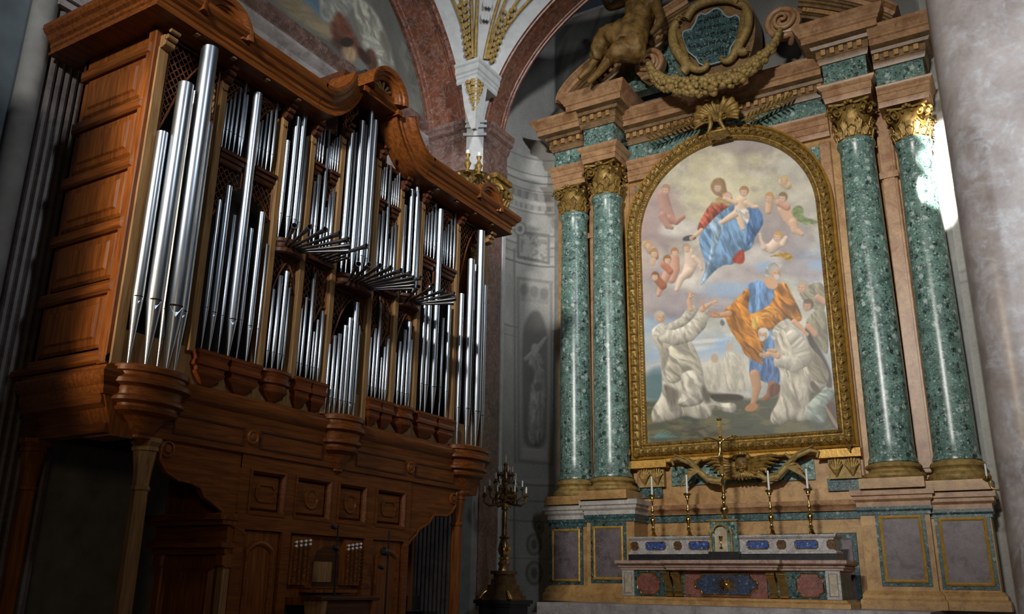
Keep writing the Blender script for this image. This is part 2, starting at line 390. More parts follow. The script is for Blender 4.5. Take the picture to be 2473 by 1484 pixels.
class Canvas:
    def __init__(s, X, Y): s.X = X; s.Y = Y; s.c = np.zeros((len(X), 3))
    def lay(s, a, col): s.c = s.c*(1-a[:,None])+np.asarray(col)*a[:,None]
    def fill(s, poly, col, soft=1.6, fold=0, ang=90, fs=9, vol=0, alpha=1, k=2):
        P = smooth_poly(poly, k) if k else poly
        arr = np.asarray(P); lo = arr.min(0)-12; hi = arr.max(0)+12
        idx = np.where((s.X > lo[0]) & (s.X < hi[0]) & (s.Y > lo[1]) & (s.Y < hi[1]))[0]
        if not len(idx): return s
        x, y = s.X[idx], s.Y[idx]; d, lam = sdf(x, y, P, True)
        a = np.clip(.5-d/(2*soft), 0, 1)*alpha
        c = np.tile(np.asarray(col, float)/255, (len(idx), 1)); g = np.ones(len(idx))
        if fold:
            t = math.radians(ang); u = x*math.cos(t)+y*math.sin(t); v = -x*math.sin(t)+y*math.cos(t)
            wv = fbm(u/40+3, v/22, 3)*26
            r = fbm(u/(fs*2.6)+5, (v+wv)/(fs*.62), 2)
            g = g*(1+fold*.72*(np.clip((r-.5)*2.0+.5, 0, 1)-.5))
        if vol: g = g*(1-vol*.55*np.exp(np.minimum(d,0)/5.0)+vol*1.25*lam*np.exp(np.minimum(d,0)/11.0))
        c = c*g[:,None]
        s.c[idx] = s.c[idx]*(1-a[:,None])+c*a[:,None]
        return s
    def blob(s, cx, cy, rx, ry, col, soft=.35, rot=0, alpha=1, vol=0):
        t = math.radians(rot); x = s.X-cx; y = s.Y-cy
        u = (x*math.cos(t)+y*math.sin(t))/rx; v = (-x*math.sin(t)+y*math.cos(t))/ry
        r = np.sqrt(u*u+v*v); a = np.clip((1+soft/2-r)/soft, 0, 1)*alpha
        c = np.asarray(col, float)/255
        cc = c*(1-vol*np.clip(r,0,1)**2)[:,None]
        s.c = s.c*(1-a[:,None])+cc*a[:,None]; return s
    def limb(s, pts, w, col, soft=1.2, vol=.2, fold=0):
        ws = w if isinstance(w, (list,tuple)) else [w]*len(pts); A = np.array(pts, float); lo = A.min(0)-max(ws)-8; hi = A.max(0)+max(ws)+8
        idx = np.where((s.X > lo[0]) & (s.X < hi[0]) & (s.Y > lo[1]) & (s.Y < hi[1]))[0]
        if not len(idx): return s
        x, y = s.X[idx], s.Y[idx]; best = np.full(x.shape, 1e9); lam = np.zeros(x.shape); al = np.zeros(x.shape); acc = 0
        for (p, q), (wa, wb) in zip(zip(pts, pts[1:]), zip(ws, ws[1:])):
            ex, ey = q[0]-p[0], q[1]-p[1]; L = math.hypot(ex, ey)
            t = np.clip(((x-p[0])*ex+(y-p[1])*ey)/(L*L), 0, 1); vx = x-p[0]-t*ex; vy = y-p[1]-t*ey
            wd = wa+(wb-wa)*t; r = np.hypot(vx, vy); d = r-wd; cl = d < best
            lam = np.where(cl, (vx*LX+vy*LY)/wd, lam); al = np.where(cl, acc+t*L, al); best = np.minimum(best, d); acc += L
        a = np.clip(.5-best/(2*soft), 0, 1); g = 1+vol*lam-vol*.35*np.exp(np.minimum(best,0)/2.5)
        if fold: g = g*(1+fold*(fbm(al/7+x*.02, lam*1.3+4, 2)-.5)*2)
        s.c[idx] = s.c[idx]*(1-a[:,None])+(np.asarray(col, float)/255*g[:,None])*a[:,None]; return s
    def face(s, x, y, r, skin, hair, dirx=0, tilt=0, beard=None):
        # a small head: skull with hair at the crown and nape, lit cheek, faint features
        r = r*.86; d = dirx
        s.blob(x-d*r*.18, y-r*.16, r*.92, r*.98, hair, .3)
        s.blob(x+d*r*.20, y+r*.20, r*.72, r*.84, tuple(k*.80 for k in skin), .35)
        s.blob(x+d*r*.12-r*.10, y+r*.12, r*.60, r*.70, skin, .8)
        s.blob(x+d*r*.05, y-r*.62, r*.66, r*.34, tuple(k*1.06 for k in hair), .7, 0, .9)
        cx = x+d*r*.36; c = tuple(k*.62 for k in skin)
        for e in (-.30,.26): s.blob(cx+e*r, y+r*(.10+.12*tilt*e), r*.17, r*.09, c, 1.0, 0, .5)
        s.blob(cx+r*.06, y+r*.32, r*.10, r*.16, tuple(k*.78 for k in skin), 1.0, 0, .6)
        s.blob(cx, y+r*.58, r*.20, r*.07, (176,116,100), 1.0, 0, .5)
        if beard: s.blob(cx-r*.02, y+r*.74, r*.46, r*.40, beard, .7, 0, .9)
        return s
def painted_grid(name, fn, nu, nv, paint, mat, parent=None, structure=False, mask=None):
    us = np.linspace(0, 1, nu+1); vs_ = np.linspace(0, 1, nv+1)
    V = np.array([fn(u, v) for v in vs_ for u in us])
    q = [(j*(nu+1)+i, j*(nu+1)+i+1, (j+1)*(nu+1)+i+1, (j+1)*(nu+1)+i) for j in range(nv) for i in range(nu)]
    if mask is not None:
        keep = mask(V); q = [f for f in q if keep[list(f)].all()]
    X, Y = project(V); cv = Canvas(X, Y); cv.V = V; paint(cv)
    mb = MB(); mb.v = [tuple(p) for p in V]; mb.f = q; mb.m = [0]*len(q)
    o = mb.build(name, mat, parent, smooth=0, recalc=False)
    at = o.data.color_attributes.new('pigment', 'FLOAT_COLOR', 'POINT')
    col = np.ones((len(V), 4)); col[:,:3] = lin(np.clip(cv.c, 0, 1)); at.data.foreach_set('color', col.ravel())
    for p in o.data.polygons: p.use_smooth = True
    if structure: o['kind'] = 'structure'
    return o

# ------------------------------------------------------------------ setting: floor, walls, arches
CX = -5.87                      # axis of the altar chapel
WY = 20.0                       # altar wall
struct('floor', MB().box(-13,5,-6,21,-.2,0), M['grey_m'])
struct('floor_altar_platform', MB().box(-10.3,-1.6,16.9,20.0,0,1.12).box(-9.7,-2.0,17.25,20.0,1.12,1.36), M['grey_m'])
struct('wall_altar', MB().box(-10.75,-.95,WY,WY+.3,0,18), M['plaster_dim'])
# curved side walls of the chapel with monochrome painting
EA, EB, EXC, EYC = 1.1, 1.85, -10.55, 18.2
def curve_left(u, v):
    z = .0+17.6*v; L = .38
    if u < .12: return (EXC-EA, 17.15+(EYC-17.15)*u/.12, z)
    t = (u-.12)/.88*PI/2
    return (EXC-EA*math.cos(t), EYC+EB*math.sin(t), z)
def curve_right(u, v):
    x, y, z = curve_left(u, v); return (2*CX-x, y, z)
def grisaille(cv):
    X, Y, V = cv.X, cv.Y, cv.V; z = V[:,2]
    n = fbm(V[:,0]*2+V[:,1]*2, z*1.3, 4)
    cv.c[:] = np.array([168,166,160])/255*(.88+.24*n)[:,None]
    def band(z0, z1, col, soft=.03, alpha=1):
        a = np.clip((z-z0)/soft, 0, 1)*np.clip((z1-z)/soft, 0, 1)*alpha; cv.lay(a, np.array(col)/255)
    for z0, z1, g in ((12.55,12.62,110),(12.62,12.8,180),(12.8,12.86,120),(12.3,12.36,115),(12.02,12.3,150),(11.9,12.02,185),(11.62,11.68,125),
                      (11.68,11.74,190),(10.95,11.02,130),(11.02,11.10,190),(10.6,10.66,120),(10.66,10.8,185),(10.35,10.41,125),(10.05,10.12,110),(10.12,10.26,182),
                      (8.2,8.26,125),(8.26,8.36,180),(7.95,8.0,130),(4.1,4.16,115),(4.16,4.3,175),(3.7,3.76,115),(3.2,3.26,120),(13.3,13.36,120),(2.3,2.34,100)):
        band(z0, z1, (g,g*.985,g*.95))
    # egg-and-dart course
    s = np.arctan2(V[:,1]-EYC, np.abs(V[:,0]-CX)-(CX*-1-(-EXC)*-1 if False else 0)+1e-6)
    arc = V[:,1]*5.5
    cv.lay(np.clip((np.sin(arc*5)-.1)*3, 0, 1)*((z > 12.05) & (z < 12.27))*.45, np.array([105,102,98])/255)
    cv.lay(np.clip((np.sin(arc*7)-.1)*3, 0, 1)*((z > 11.75) & (z < 11.88))*.35, np.array([105,102,98])/255)
    left = V[:,0] < CX
    if left.mean() > .5:
        G = lambda g: (g, g*.985, g*.95)
        # relief panel with foliage
        cv.fill([(1248,556),(1328,566),(1328,640),(1248,624)], G(126), 1.5, k=0); cv.fill([(1255,566),(1322,574),(1322,632),(1255,617)], G(172), 1.5, k=0)
        m = (X > 1258) & (X < 1320) & (Y > 570) & (Y < 630); cv.lay(m*np.clip((fbm(X/7,Y/7,3)-.45)*5,0,1)*.6, np.array(G(112))/255)
        cv.blob(1256,553,15,17,G(120),.3); cv.blob(1256,553,12,14,G(172),.3); cv.blob(1256,553,6,7,G(118),.3)
        # tall frame, arched niche and standing draped figure
        cv.fill([(1248,668),(1334,680),(1336,1126),(1250,1118)], G(138), 2, k=0); cv.fill([(1254,676),(1328,686),(1330,1118),(1256,1110)], G(165), 2, k=0)
        cv.fill([(1257,690),(1326,700),(1326,735),(1257,728)], G(150), 2, k=0)
        for i in range(3): cv.blob(1266+24*i,700+5*i,10,14,G(128),.5)
        cv.fill([(1262,1010),(1260,820),(1268,775),(1286,750),(1304,752),(1320,790),(1324,830),(1322,1020),(1318,1085),(1264,1082)], G(118), 4)
        cv.limb([(1318,818),(1298,845),(1272,868)], [5,8,7], G(158), 2, .25)
        cv.fill([(1284,852),(1300,848),(1316,880),(1322,930),(1316,1000),(1312,1075),(1276,1078),(1274,1000),(1284,940),(1274,890)], G(158), 3, .4, 80, 9, .25)
        cv.blob(1292,842,9,12,G(172),.3); cv.blob(1280,905,12,22,G(112),.6); cv.blob(1300,935,10,12,G(124),.6)
        cv.fill([(1262,1082),(1320,1086),(1320,1112),(1262,1108)], G(178), 2, k=0)
        # scratched scroll ornament on the dado
        for cx, cy, r in ((1290,1316,22),(1290,1385,24),(1302,1275,14)):
            cv.blob(cx,cy,r*.85,r*1.2,G(100),.3); cv.blob(cx,cy,r*.65,r,G(150),.3); cv.blob(cx,cy,r*.3,r*.55,G(104),.5)
        cv.fill([(1240,1160),(1244,1160),(1244,1470),(1240,1470)], G(120), 1.5, k=0)
        cv.fill([(1240,600),(1244,600),(1246,1120),(1242,1120)], G(128), 1.5, k=0)
painted_grid('wall_chapel_left', curve_left, 70, 620, grisaille, M['fresco'], structure=True)
painted_grid('wall_chapel_right', curve_right, 40, 300, grisaille, M['fresco'], structure=True)
# painted lunette wall over the pediment
def lunette_paint(cv):
    X, Y, V = cv.X, cv.Y, cv.V
    n = fbm(V[:,0]*1.2, V[:,2]*.9, 4)
    cv.c[:] = np.array([118,116,110])/255*(.8+.4*n)[:,None]
    G = lambda g: (g, g*.985, g*.95)
    cv.fill([(1262,290),(1262,215),(1275,195),(1300,192),(1318,215),(1322,285)], G(104), 2); cv.fill([(1268,292),(1268,220),(1280,203),(1298,202),(1311,220),(1314,287)], G(126), 2)
    cv.fill([(1330,260),(1338,160),(1365,90),(1372,92),(1352,165),(1346,262)], G(100), 2); cv.fill([(1352,255),(1362,170),(1392,95),(1398,98),(1374,172),(1366,250)], G(136), 2)
    cv.fill([(1320,140),(1360,60),(1420,10),(1426,16),(1370,70),(1332,146)], G(98), 2)
    for k in range(5): cv.fill([(1400+k*40,160-k*30),(1408+k*40,160-k*30),(1470+k*42,-10),(1460+k*42,-10)], G(100), 2)
painted_grid('wall_altar_upper_fresco', lambda u, v: (-10.7+9.7*u, WY-.012, 13.2+4.7*v), 160, 80, lunette_paint, M['fresco'], structure=True)

# right-hand arch over the chapel and left-hand arch over the organ: red marble soffits
def ell(c, zc, a, b, n=60, t0=PI, t1=0): return [(c+a*math.cos(t0+(t1-t0)*i/n), zc+b*math.sin(t0+(t1-t0)*i/n)) for i in range(n+1)]
RF = ell(-5.15,12.03,5.5,4.5); RB = ell(-5.15,12.33,5.6,4.35)
LF = ell(9.9,11.68,6.05,5.1);  LB = ell(9.9,11.75,6.05,5.15)
def soffit(front, back, nm, mat):
    mb = MB(); n = len(front)
    def strip(a, b, off, lift):
        vs = []
        for (f, g) in zip(front, back):
            f = np.array(f); g = np.array(g); c = (f+g)/2
            for t in (a, b): vs.append(tuple(f*(1-t)+g*t))
        return vs
    vs = []; fs = []
    S = [(0,0),(.06,0),(.075,.035),(.10,.035),(.115,0),(.17,0),(.185,-.03),(.81,-.03),(.825,0),(.885,0),(.90,.035),(.925,.035),(.94,0),(1,0)]
    cen = np.mean(np.array(front), 0)*[1,0]+np.array([0,front[0][1]])
    for f, g in zip(front, back):
        for t, lift in S:
            p = np.array(f)*(1-t)+np.array(g)*t; r = cen-p; r = r/np.linalg.norm(r)
            p = p+r*lift; vs.append((p[0], p[1], t))
    k = len(S)
    return vs, [(i*k+j, i*k+j+1, (i+1)*k+j+1, (i+1)*k+j) for i in range(n-1) for j in range(k-1)]
vs, fs = soffit(RF, RB, '', None)
struct('trim_arch_chapel', MB().add([(x, 16.07+1.13*t, z) for x, z, t in vs], fs), M['rosso'])
vs, fs = soffit(LF, LB, '', None)
struct('trim_arch_organ', MB().add([(-11.0-1.22*t, y, z) for y, z, t in vs], fs), M['rosso'])
# pier between the two arches
struct('wall_corner_pier', MB().prism([(-12.5,15.97),(-11.0,15.97),(-10.68,16.12),(-10.68,17.2),(-11.66,17.2),(-12.5,17.2)], FZ(0), 0, 12.62), M['plaster_dim'])
mb = MB(); mb.box(-10.68,-10.655,16.36,17.08,1.2,11.2); mb.box(-10.68,-10.655,16.3,17.12,.2,1.1)
struct('trim_pier_marble_panel', mb, M['rosso_dim'])
mb = MB(); mb.box(-10.7,-10.63,17.1,17.22,0,11.25); struct('trim_pier_edge_moulding', mb, M['plaster'])
mb = MB()
for k in range(12):
    x = -12.32+k*.108; mb.lathe([(.042,0.9),(.042,9.6)], (x,15.95,0), 8)
mb.box(-12.45,-10.98,15.85,15.99,.25,.85); mb.box(-12.45,-10.98,15.80,15.99,.85,.95)
struct('trim_fluted_pilaster_pier', mb, M['flute'])
mb = MB(); mb.box(-12.45,-10.9,15.7,15.99,.95,1.08); struct('baseboard_pier', mb, M['plaster_blue'])
# impost entablature round the pier
IMP = [(0,11.25),(.05,11.25),(.05,11.45),(.08,11.5),(.08,11.75),(.06,11.78),(.06,12.1),(.12,12.16),(.16,12.3),(.24,12.36),(.24,12.46),(.28,12.5),(.28,12.6),(0,12.62)]
mb = MB(); mb.sweep([(-11.0,15.97),(-12.5,15.97)], IMP, lambda u,v,d: (u,v,d))
mb.sweep([(-10.68,17.2),(-10.68,16.12)], IMP, lambda u,v,d: (u,v,d)); struct('trim_impost', mb, M['rosso_dim'])
mb = MB()
mb.prism([(-11.0,15.9),(-10.62,16.08),(-10.68,16.2),(-11.05,16.0)], FZ(0), 9.0, 12.75)
for z in (12.2,12.42,12.55): mb.prism([(-11.04,15.8),(-10.52,16.06),(-10.68,16.2),(-11.05,16.0)], FZ(z), 0, .07)
struct('trim_pier_white_strip', mb, M['plaster'])
# pendentive with console and gilt ribs
def YL(z): return 9.9+6.05*math.sqrt(max(0, 1-((z-11.68)/5.1)**2))
def XR(z): return -5.15-5.5*math.sqrt(max(0, 1-((z-12.03)/4.5)**2))
def pend(s, z):
    a = np.array([-11.0, min(YL(z),15.95), z]); b = np.array([XR(z), 16.07, z]); p = a*(1-s)+b*s
    return p
mb = MB(); mb.grid(lambda u, v: pend(u, 12.4+4.1*v), 16, 40); struct('ceiling_pendentive', mb, M['plaster'])
def pline(s0, s1, z0, z1, lift=.05, n=14, bow=0):
    out = []
    for i in range(n+1):
        t = i/n; p = pend(s0+(s1-s0)*t+bow*math.sin(PI*t), z0+(z1-z0)*t); out.append(p+np.array([.7,-.7,0])*lift)
    return out
mb = MB()
for s0, s1, z0, z1, b in ((.41,.40,14.1,16.45,0),(.59,.60,14.1,16.45,0),(.36,.34,14.1,16.45,0),(.64,.66,14.1,16.45,0),(.30,.05,14.15,16.3,-.03),(.70,.95,14.15,16.3,.03),(.27,.20,14.9,16.45,0),(.73,.80,14.9,16.45,0)):
    mb.tube(pline(s0,s1,z0,z1), .042, 6)
for k in range(26):
    for s in (.27,.73):
        p = pend(s+.045*math.sin(k*2.1), 14.05+k*.045)+np.array([.05,-.05,0]); mb.ball(p, (.05,.05,.07), 6, 4)
struct('trim_gilt_ribs', mb, M['gold_pale'])
mb = MB()
for k in range(7):
    p = pend(.5, 14.95+k*.24)+np.array([.05,-.05,0])
    for dx in (-.05,.05,0): mb.ball(p+np.array([dx,dx,0]), (.05,.05,.12), 6, 5)
struct('trim_leaf_drop', mb, M['plaster'])
mb = MB()
YC_ = 15.05; XC_ = on_y(1155, 160, YC_)[0]; XL_ = on_y(1108, 152, YC_)[0]; YR_ = on_x(1203, 166, XC_)[1]
zt_ = on_y(1155, 140, YC_)[2]; zm_ = on_y(1155, 184, YC_)[2]; zl_ = on_y(1155, 300, YC_)[2]; hh = zt_-zm_
vs = []
for e, w, z in ((.12,.10,zl_),(.11,.16,zl_+.12),(.09,.34,zl_+.5*(zm_-zl_)),(.06,XC_-XL_-.12,zm_-.02)):
    vs += [(XC_-e-w,YC_+e,z),(XC_-e,YC_+e,z),(XC_-e,YC_+e+w,z),(XC_-e-w,YC_+e+w,z)]
mb.add(vs, [(i*4+k, i*4+(k+1)%4, i*4+4+(k+1)%4, i*4+4+k) for i in range(3) for k in range(4)]+[(3,2,1,0),(12,13,14,15)])
mb.sweep([(XL_-.1,YC_+.1),(XC_-.10,YC_+.10),(XC_-.10,YR_+.1)], [(.5,0),(-.0,0),(-.03,.08*hh),(-.03,.25*hh),(-.06,.32*hh),(-.06,.42*hh),(-.10,.50*hh),(-.10,.78*hh),(-.14,.86*hh),(-.14,hh),(.5,hh)], lambda u, v, d: (u, v, zm_+d))
struct('trim_console', mb, M['plaster'])
mb = MB()
for k in range(10):
    z = zm_-.08-k*.075; q = 1-k*.07
    for sx_, sy_ in ((-1,0),(0,1)):
        for o in (.10,.24*q): mb.ball((XC_-.02+sx_*o-.04-.02*k*.4*(sx_==0), YC_+.02+sy_*o+.0+.02*k*.4*(sx_!=0), z+.03*math.sin(k*1.7+o*9)), (.075*q if sx_ else .05,.05 if sx_ else .075*q,.06), 6, 4)
struct('trim_console_leaves', mb, M['gold_pale'])

# organ niche: back wall, marble revetment, cornice and painted lunette
struct('wall_organ_niche', MB().box(-12.55,-12.25,3.0,16.2,0,17.6), M['plaster_dim'])
mb = MB()
for y0, y1 in ((4.0,9.6),(9.7,15.7)): mb.box(-12.25,-12.18,y0,y1,9.0,11.9)
struct('trim_niche_marble_slab', mb, M['grey_m'])
PR = [(0,11.9),(.10,11.9),(.10,12.0),(.07,12.03),(.07,12.2),(.16,12.28),(.2,12.34),(.2,12.42),(0,12.44)]
mb = MB(); mb.sweep([(-12.25,3.2),(-12.25,16.0)], [(-o,d) for o, d in PR], lambda u,v,d: (u,v,d)); struct('trim_niche_cornice', mb, M['grey_m'])
PR = [(0,12.44),(.04,12.44),(.04,12.62),(.12,12.7),(.16,12.8),(.16,12.88),(0,12.9)]
mb = MB(); mb.sweep([(-12.25,3.2),(-12.25,16.0)], [(-o,d) for o, d in PR], lambda u,v,d: (u,v,d)); struct('trim_niche_red_moulding', mb, M['rosso_dim'])
def lun(cv):
    X, Y, V = cv.X, cv.Y, cv.V
    n = fbm(V[:,1]*.9, V[:,2]*.9, 5)
    cv.c[:] = np.array([112,112,106])/255*(.72+.5*n)[:,None]
    cv.fill([(690,-40),(700,30),(760,80),(800,40),(780,-40)], (100,124,140), 14, .2, 40, 20)
    cv.fill([(650,-20),(700,40),(790,100),(830,90),(760,30),(700,-30)], (142,128,104), 8, .25, 30, 12)
    cv.fill([(772,-30),(772,40),(800,60),(850,30),(880,-30)], (150,150,142), 4, .4, 60, 10)
    cv.fill([(815,20),(840,50),(870,110),(880,150),(840,110),(808,95),(795,70)], (112,70,54), 6, .45, 60, 8, .15)
    cv.fill([(795,95),(820,85),(850,110),(845,140),(815,120)], (80,56,48), 6, .3, 30, 8)
    cv.fill([(850,-20),(905,20),(935,90),(950,140),(960,205),(925,215),(905,160),(880,110),(860,60)], (164,162,148), 4, .6, 65, 11, .2)
    cv.fill([(872,90),(900,85),(930,120),(915,150),(880,130)], (176,176,164), 3, .5, 40, 8)
    cv.fill([(880,120),(900,115),(915,150),(905,185),(885,165)], (94,68,56), 4, .4, 60, 8)
    cv.fill([(820,115),(846,105),(862,125),(858,150),(838,150)], (168,140,110), 5, .3); cv.blob(838,102,16,12,(52,40,34),.4)
    cv.fill([(862,110),(880,120),(900,150),(885,160),(866,135)], (60,44,38), 3)
    cv.fill([(960,110),(985,190),(1010,260),(1025,320),(1040,320),(1010,200),(980,90)], (110,112,104), 6, .35, 70, 10)
    cv.fill([(925,70),(945,120),(930,128),(915,80)], (120,116,104), 4)
    cv.fill([(980,250),(1015,300),(1018,330),(985,330)], (86,86,62), 5, .5, 60, 7)
painted_grid('wall_organ_niche_fresco', lambda u, v: (-12.235, 8.8+7.1*u, 12.9+4.6*v), 220, 150, lun, M['fresco'], structure=True)
# left wall with fluted pilaster and engaged shaft
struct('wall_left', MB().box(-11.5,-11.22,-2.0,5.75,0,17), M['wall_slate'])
mb = MB(); mb.box(-11.5,-11.02,5.72,6.72,0,9.4)
for k in range(9): mb.lathe([(.05,.6),(.05,9.35)], (-11.0,5.77+k*.108,0), 8)
struct('trim_fluted_pilaster', mb, M['flute'])
mb = MB()
for k, (o, z0, z1) in enumerate(((.06,9.4,9.52),(.12,9.52,9.62),(.05,9.62,9.95),(.16,9.95,10.05),(.26,10.05,10.2))): mb.box(-11.5,-10.98+o,5.7-o,6.75+o,z0,z1)
struct('trim_pilaster_cap', mb, M['grey_m'])
mb = MB(); mb.lathe([(.2,0),(.2,.3),(.165,.34),(.165,12)], (-11.1,5.55,0), 24); struct('trim_engaged_shaft', mb, M['plaster_dim'])
mb = MB(); mb.box(-11.25,-11.18,4.0,5.3,1.2,3.2); mb.box(-11.25,-11.14,3.0,5.4,.2,.5); struct('trim_left_panel', mb, M['plaster_dim'])
# the big near pier at the right edge
mb = MB(); R = .16
path = [(1.6,3.95)]
path += [(-.165+R-R*math.sin(t), 3.95+R-R*math.cos(t)) for t in np.linspace(0, PI/2, 8)]
path += [(-.165,5.2),(1.6,5.2)]
mb.prism(path, FZ(-.0), 0, 9.0); struct('wall_near_pier', mb, M['pier'])

# back wall with the high window, and an added block at the left that shades pilaster and organ side, both outside the photograph
wx0, wx1, wz0, wz1 = -4.3, -1.3, 11.15, 12.42
struct('wall_back', MB().box(-14,8,-8.4,-8,0,wz0).box(-14,wx0,-8.4,-8,wz0,wz1).box(wx1,8,-8.4,-8,wz0,wz1).box(-14,8,-8.4,-8,wz1,18), M['plaster_dim'])
mb = MB(); mb.box(-11.3,-7.9,.3,1.2,0,8.5); mb.box(-11.3,-7.85,.25,1.25,8.5,8.95); struct('left_light_blocker', mb, M['grey_m'])
# ------------------------------------------------------------------ altar wall: dado, columns, entablature, pediment
def ux(px, py, Y): return on_y(px, py, Y)[0]
def uz(px, py, Y): return on_y(px, py, Y)[2]
LW = FY(WY)                                  # frame of the altar wall, d = projection
CYc = 19.5                                   # depth of the column axes
COLX = [-9.93, -8.90, -2.62, -1.45]
# stone facing of the wall behind the columns
mb = MB(); mb.fbox(LW, -10.6, -1.12, 1.36, 13.6, 0, .06)
facing = tag(mb.build('wall_facing', M['siena']), 'ochre marble facing slab of the altar wall behind columns and picture', 'wall facing')
for x0, x1 in ((-9.50,-9.33),(-2.13,-1.95)):
    for dx, m_, d in ((0,'siena_pink',.16),):
        p = MB(); p.bbox(LW, x0-.08, x1+.08, 4.0, 12.3, .06, .20, .02).fbox(LW, x0-.02, x1+.02, 4.1, 12.2, .2, .24); p.fbox(LW, x0-.11, x1+.11, 10.6, 10.75, .06, .27)
        tag(p.build('pilaster_strip', M['siena_pink']), 'narrow pink marble pilaster strip between the two green columns on the %s' % ('left' if x0 < -5 else 'right'), 'pilaster', 'pilaster strips between the columns')
for x0, x1 in ((-8.42,-8.24),(-3.50,-3.24)): MB().bbox(LW, x0, x1, 4.0, 11.9, .06, .15, .02).build('side_strip', M['siena_pink'], facing)
# spandrel triangles of green marble beside the arch of the picture frame
for sgn, nm in ((-1,'left'),(1,'right')):
    p = MB(); c = CX
    tri = [(c+sgn*2.45,11.85),(c+sgn*1.55,11.85),(c+sgn*2.1,11.5),(c+sgn*2.45,10.95)]
    p.prism(tri, LW, .06, .11); p.build('spandrel_inlay', M['green'], facing)
# dado: pedestals
def pedestal(x0, x1, d, zt, label, panel, front):
    t = thing('pedestal', label, 'pedestal', ((x0+x1)/2, WY-d/2, 1.36), 'marble pedestals under the columns')
    MB().fbox(LW, x0, x1, 1.5, zt, .06, d).build('block', M['siena'], t)
    path = [(x0, WY-.05), (x0, WY-d), (x1, WY-d), (x1, WY-.05)]
    f = lambda u, v, z: (u, v, z)
    MB().sweep(path, [(0,1.36),(-.13,1.36),(-.13,1.52),(-.09,1.56),(-.09,1.62),(-.03,1.70),(0,1.70)], f).build('base_moulding', M['siena'], t)
    MB().sweep(path, [(0,zt-.16),(-.03,zt-.16),(-.03,zt-.1),(-.06,zt-.06),(-.06,zt),(0,zt)], f).build('green_band', M['green_dark'], t)
    MB().sweep(path, [(0,zt),(-.05,zt),(-.05,zt+.09),(-.10,zt+.14),(-.10,zt+.2),(-.14,zt+.22),(-.14,zt+.33),(0,zt+.34)], f).build('cornice', M['white_m'] if x0 < -5 else M['siena_pink'], t)
    px0, px1, pz0, pz1 = panel
    MB().fbox(LW, px0-.10, px1+.10, pz0-.10, pz1+.12, d, d+.02).build('panel_border', M['green_dark'], t)
    MB().fbox(LW, px0, px1, pz0, pz1, d+.02, d+.03).build('panel', M['purple'], t)
    g = MB(); g.sweep([(px0,pz0),(px1,pz0),(px1,pz1),(px0,pz1)], [(-.03,d+.02),(-.03,d+.045),(0,d+.06),(.025,d+.045),(.025,d+.02)], LW, closed=True)
    g.build('gilt_frame', M['gold_edge'], t)
    return t
def pan(l, r, tpx, bpx, d):
    Y = WY-d; a = on_y(*l, Y); b = on_y(*r, Y); return (a[0], b[0], on_y(*bpx, Y)[2], on_y(*tpx, Y)[2])
pedestal(-10.48, -9.42, .72, 3.22, 'ochre marble pedestal with purple panel under the outermost left column', pan((1337,1340),(1400,1340),(1368,1282),(1368,1402), .72), 0)
pedestal(-9.42, -8.22, .86, 3.30, 'ochre marble pedestal with purple panel beside the altar, left column of the picture', pan((1437,1335),(1504,1335),(1470,1275),(1470,1398), .86), 0)
pedestal(-3.30, -2.02, .86, 3.30, 'ochre marble pedestal with purple panel beside the altar, right column of the picture', pan((2135,1330),(2230,1330),(2180,1250),(2185,1404), .86), 0)
pedestal(-2.02, -.98, .72, 3.22, 'ochre marble pedestal with purple panel under the outermost right column', pan((2280,1335),(2388,1335),(2330,1255),(2340,1412), .72), 0)
# bands and inlays of the wall behind the altar table
mb = MB(); mb.sweep([(-8.22, 3.3), (-3.3, 3.3)], [(-.16,.06),(-.16,.10),(0,.10),(0,.06)], LW); mb.build('green_line', M['green_dark'], facing)
mb = MB(); mb.sweep([(-8.22, 3.3), (-3.3, 3.3)], [(.0,.06),(.0,.16),(.08,.2),(.12,.26),(.22,.28),(.22,.06)], LW); mb.build('dado_cornice', M['siena_pink'], facing)
for x0, x1, z0, z1, m_ in ((-7.9,-7.52,1.5,2.85,'green_dark'),(-7.02,-6.2,1.5,2.85,'green_dark'),(-5.55,-4.0,1.5,2.85,'green_dark'),(-3.95,-3.55,1.5,2.85,'green_dark')):
    MB().bbox(LW, x0, x1, z0, z1, .06, .10, .01).build('inlay_border', M[m_], facing)
    MB().bbox(LW, x0+.09, x1-.09, z0, z1-.13, .10, .12, .01).build('inlay', M['purple'], facing)
for a, b in (((1622,1134),(1965,1172)),):
    x0 = ux(1622,1155,WY-.1); x1 = ux(1968,1140,WY-.1); MB().fbox(LW, x0, x1, 3.98, 4.42, .06, .11).build('green_inlay', M['green'], facing)
for p0, p1 in (((1540,1185),(1600,1185)),((1998,1160),(2085,1160))):
    MB().fbox(LW, ux(*p0,WY-.1), ux(*p1,WY-.1), 3.72, 3.98, .06, .14).build('green_block', M['green_dark'], facing)
    MB().fbox(LW, ux(*p0,WY-.1)-.02, ux(*p1,WY-.1)+.02, 4.42, 4.52, .06, .14).build('green_strip', M['green_dark'], facing)

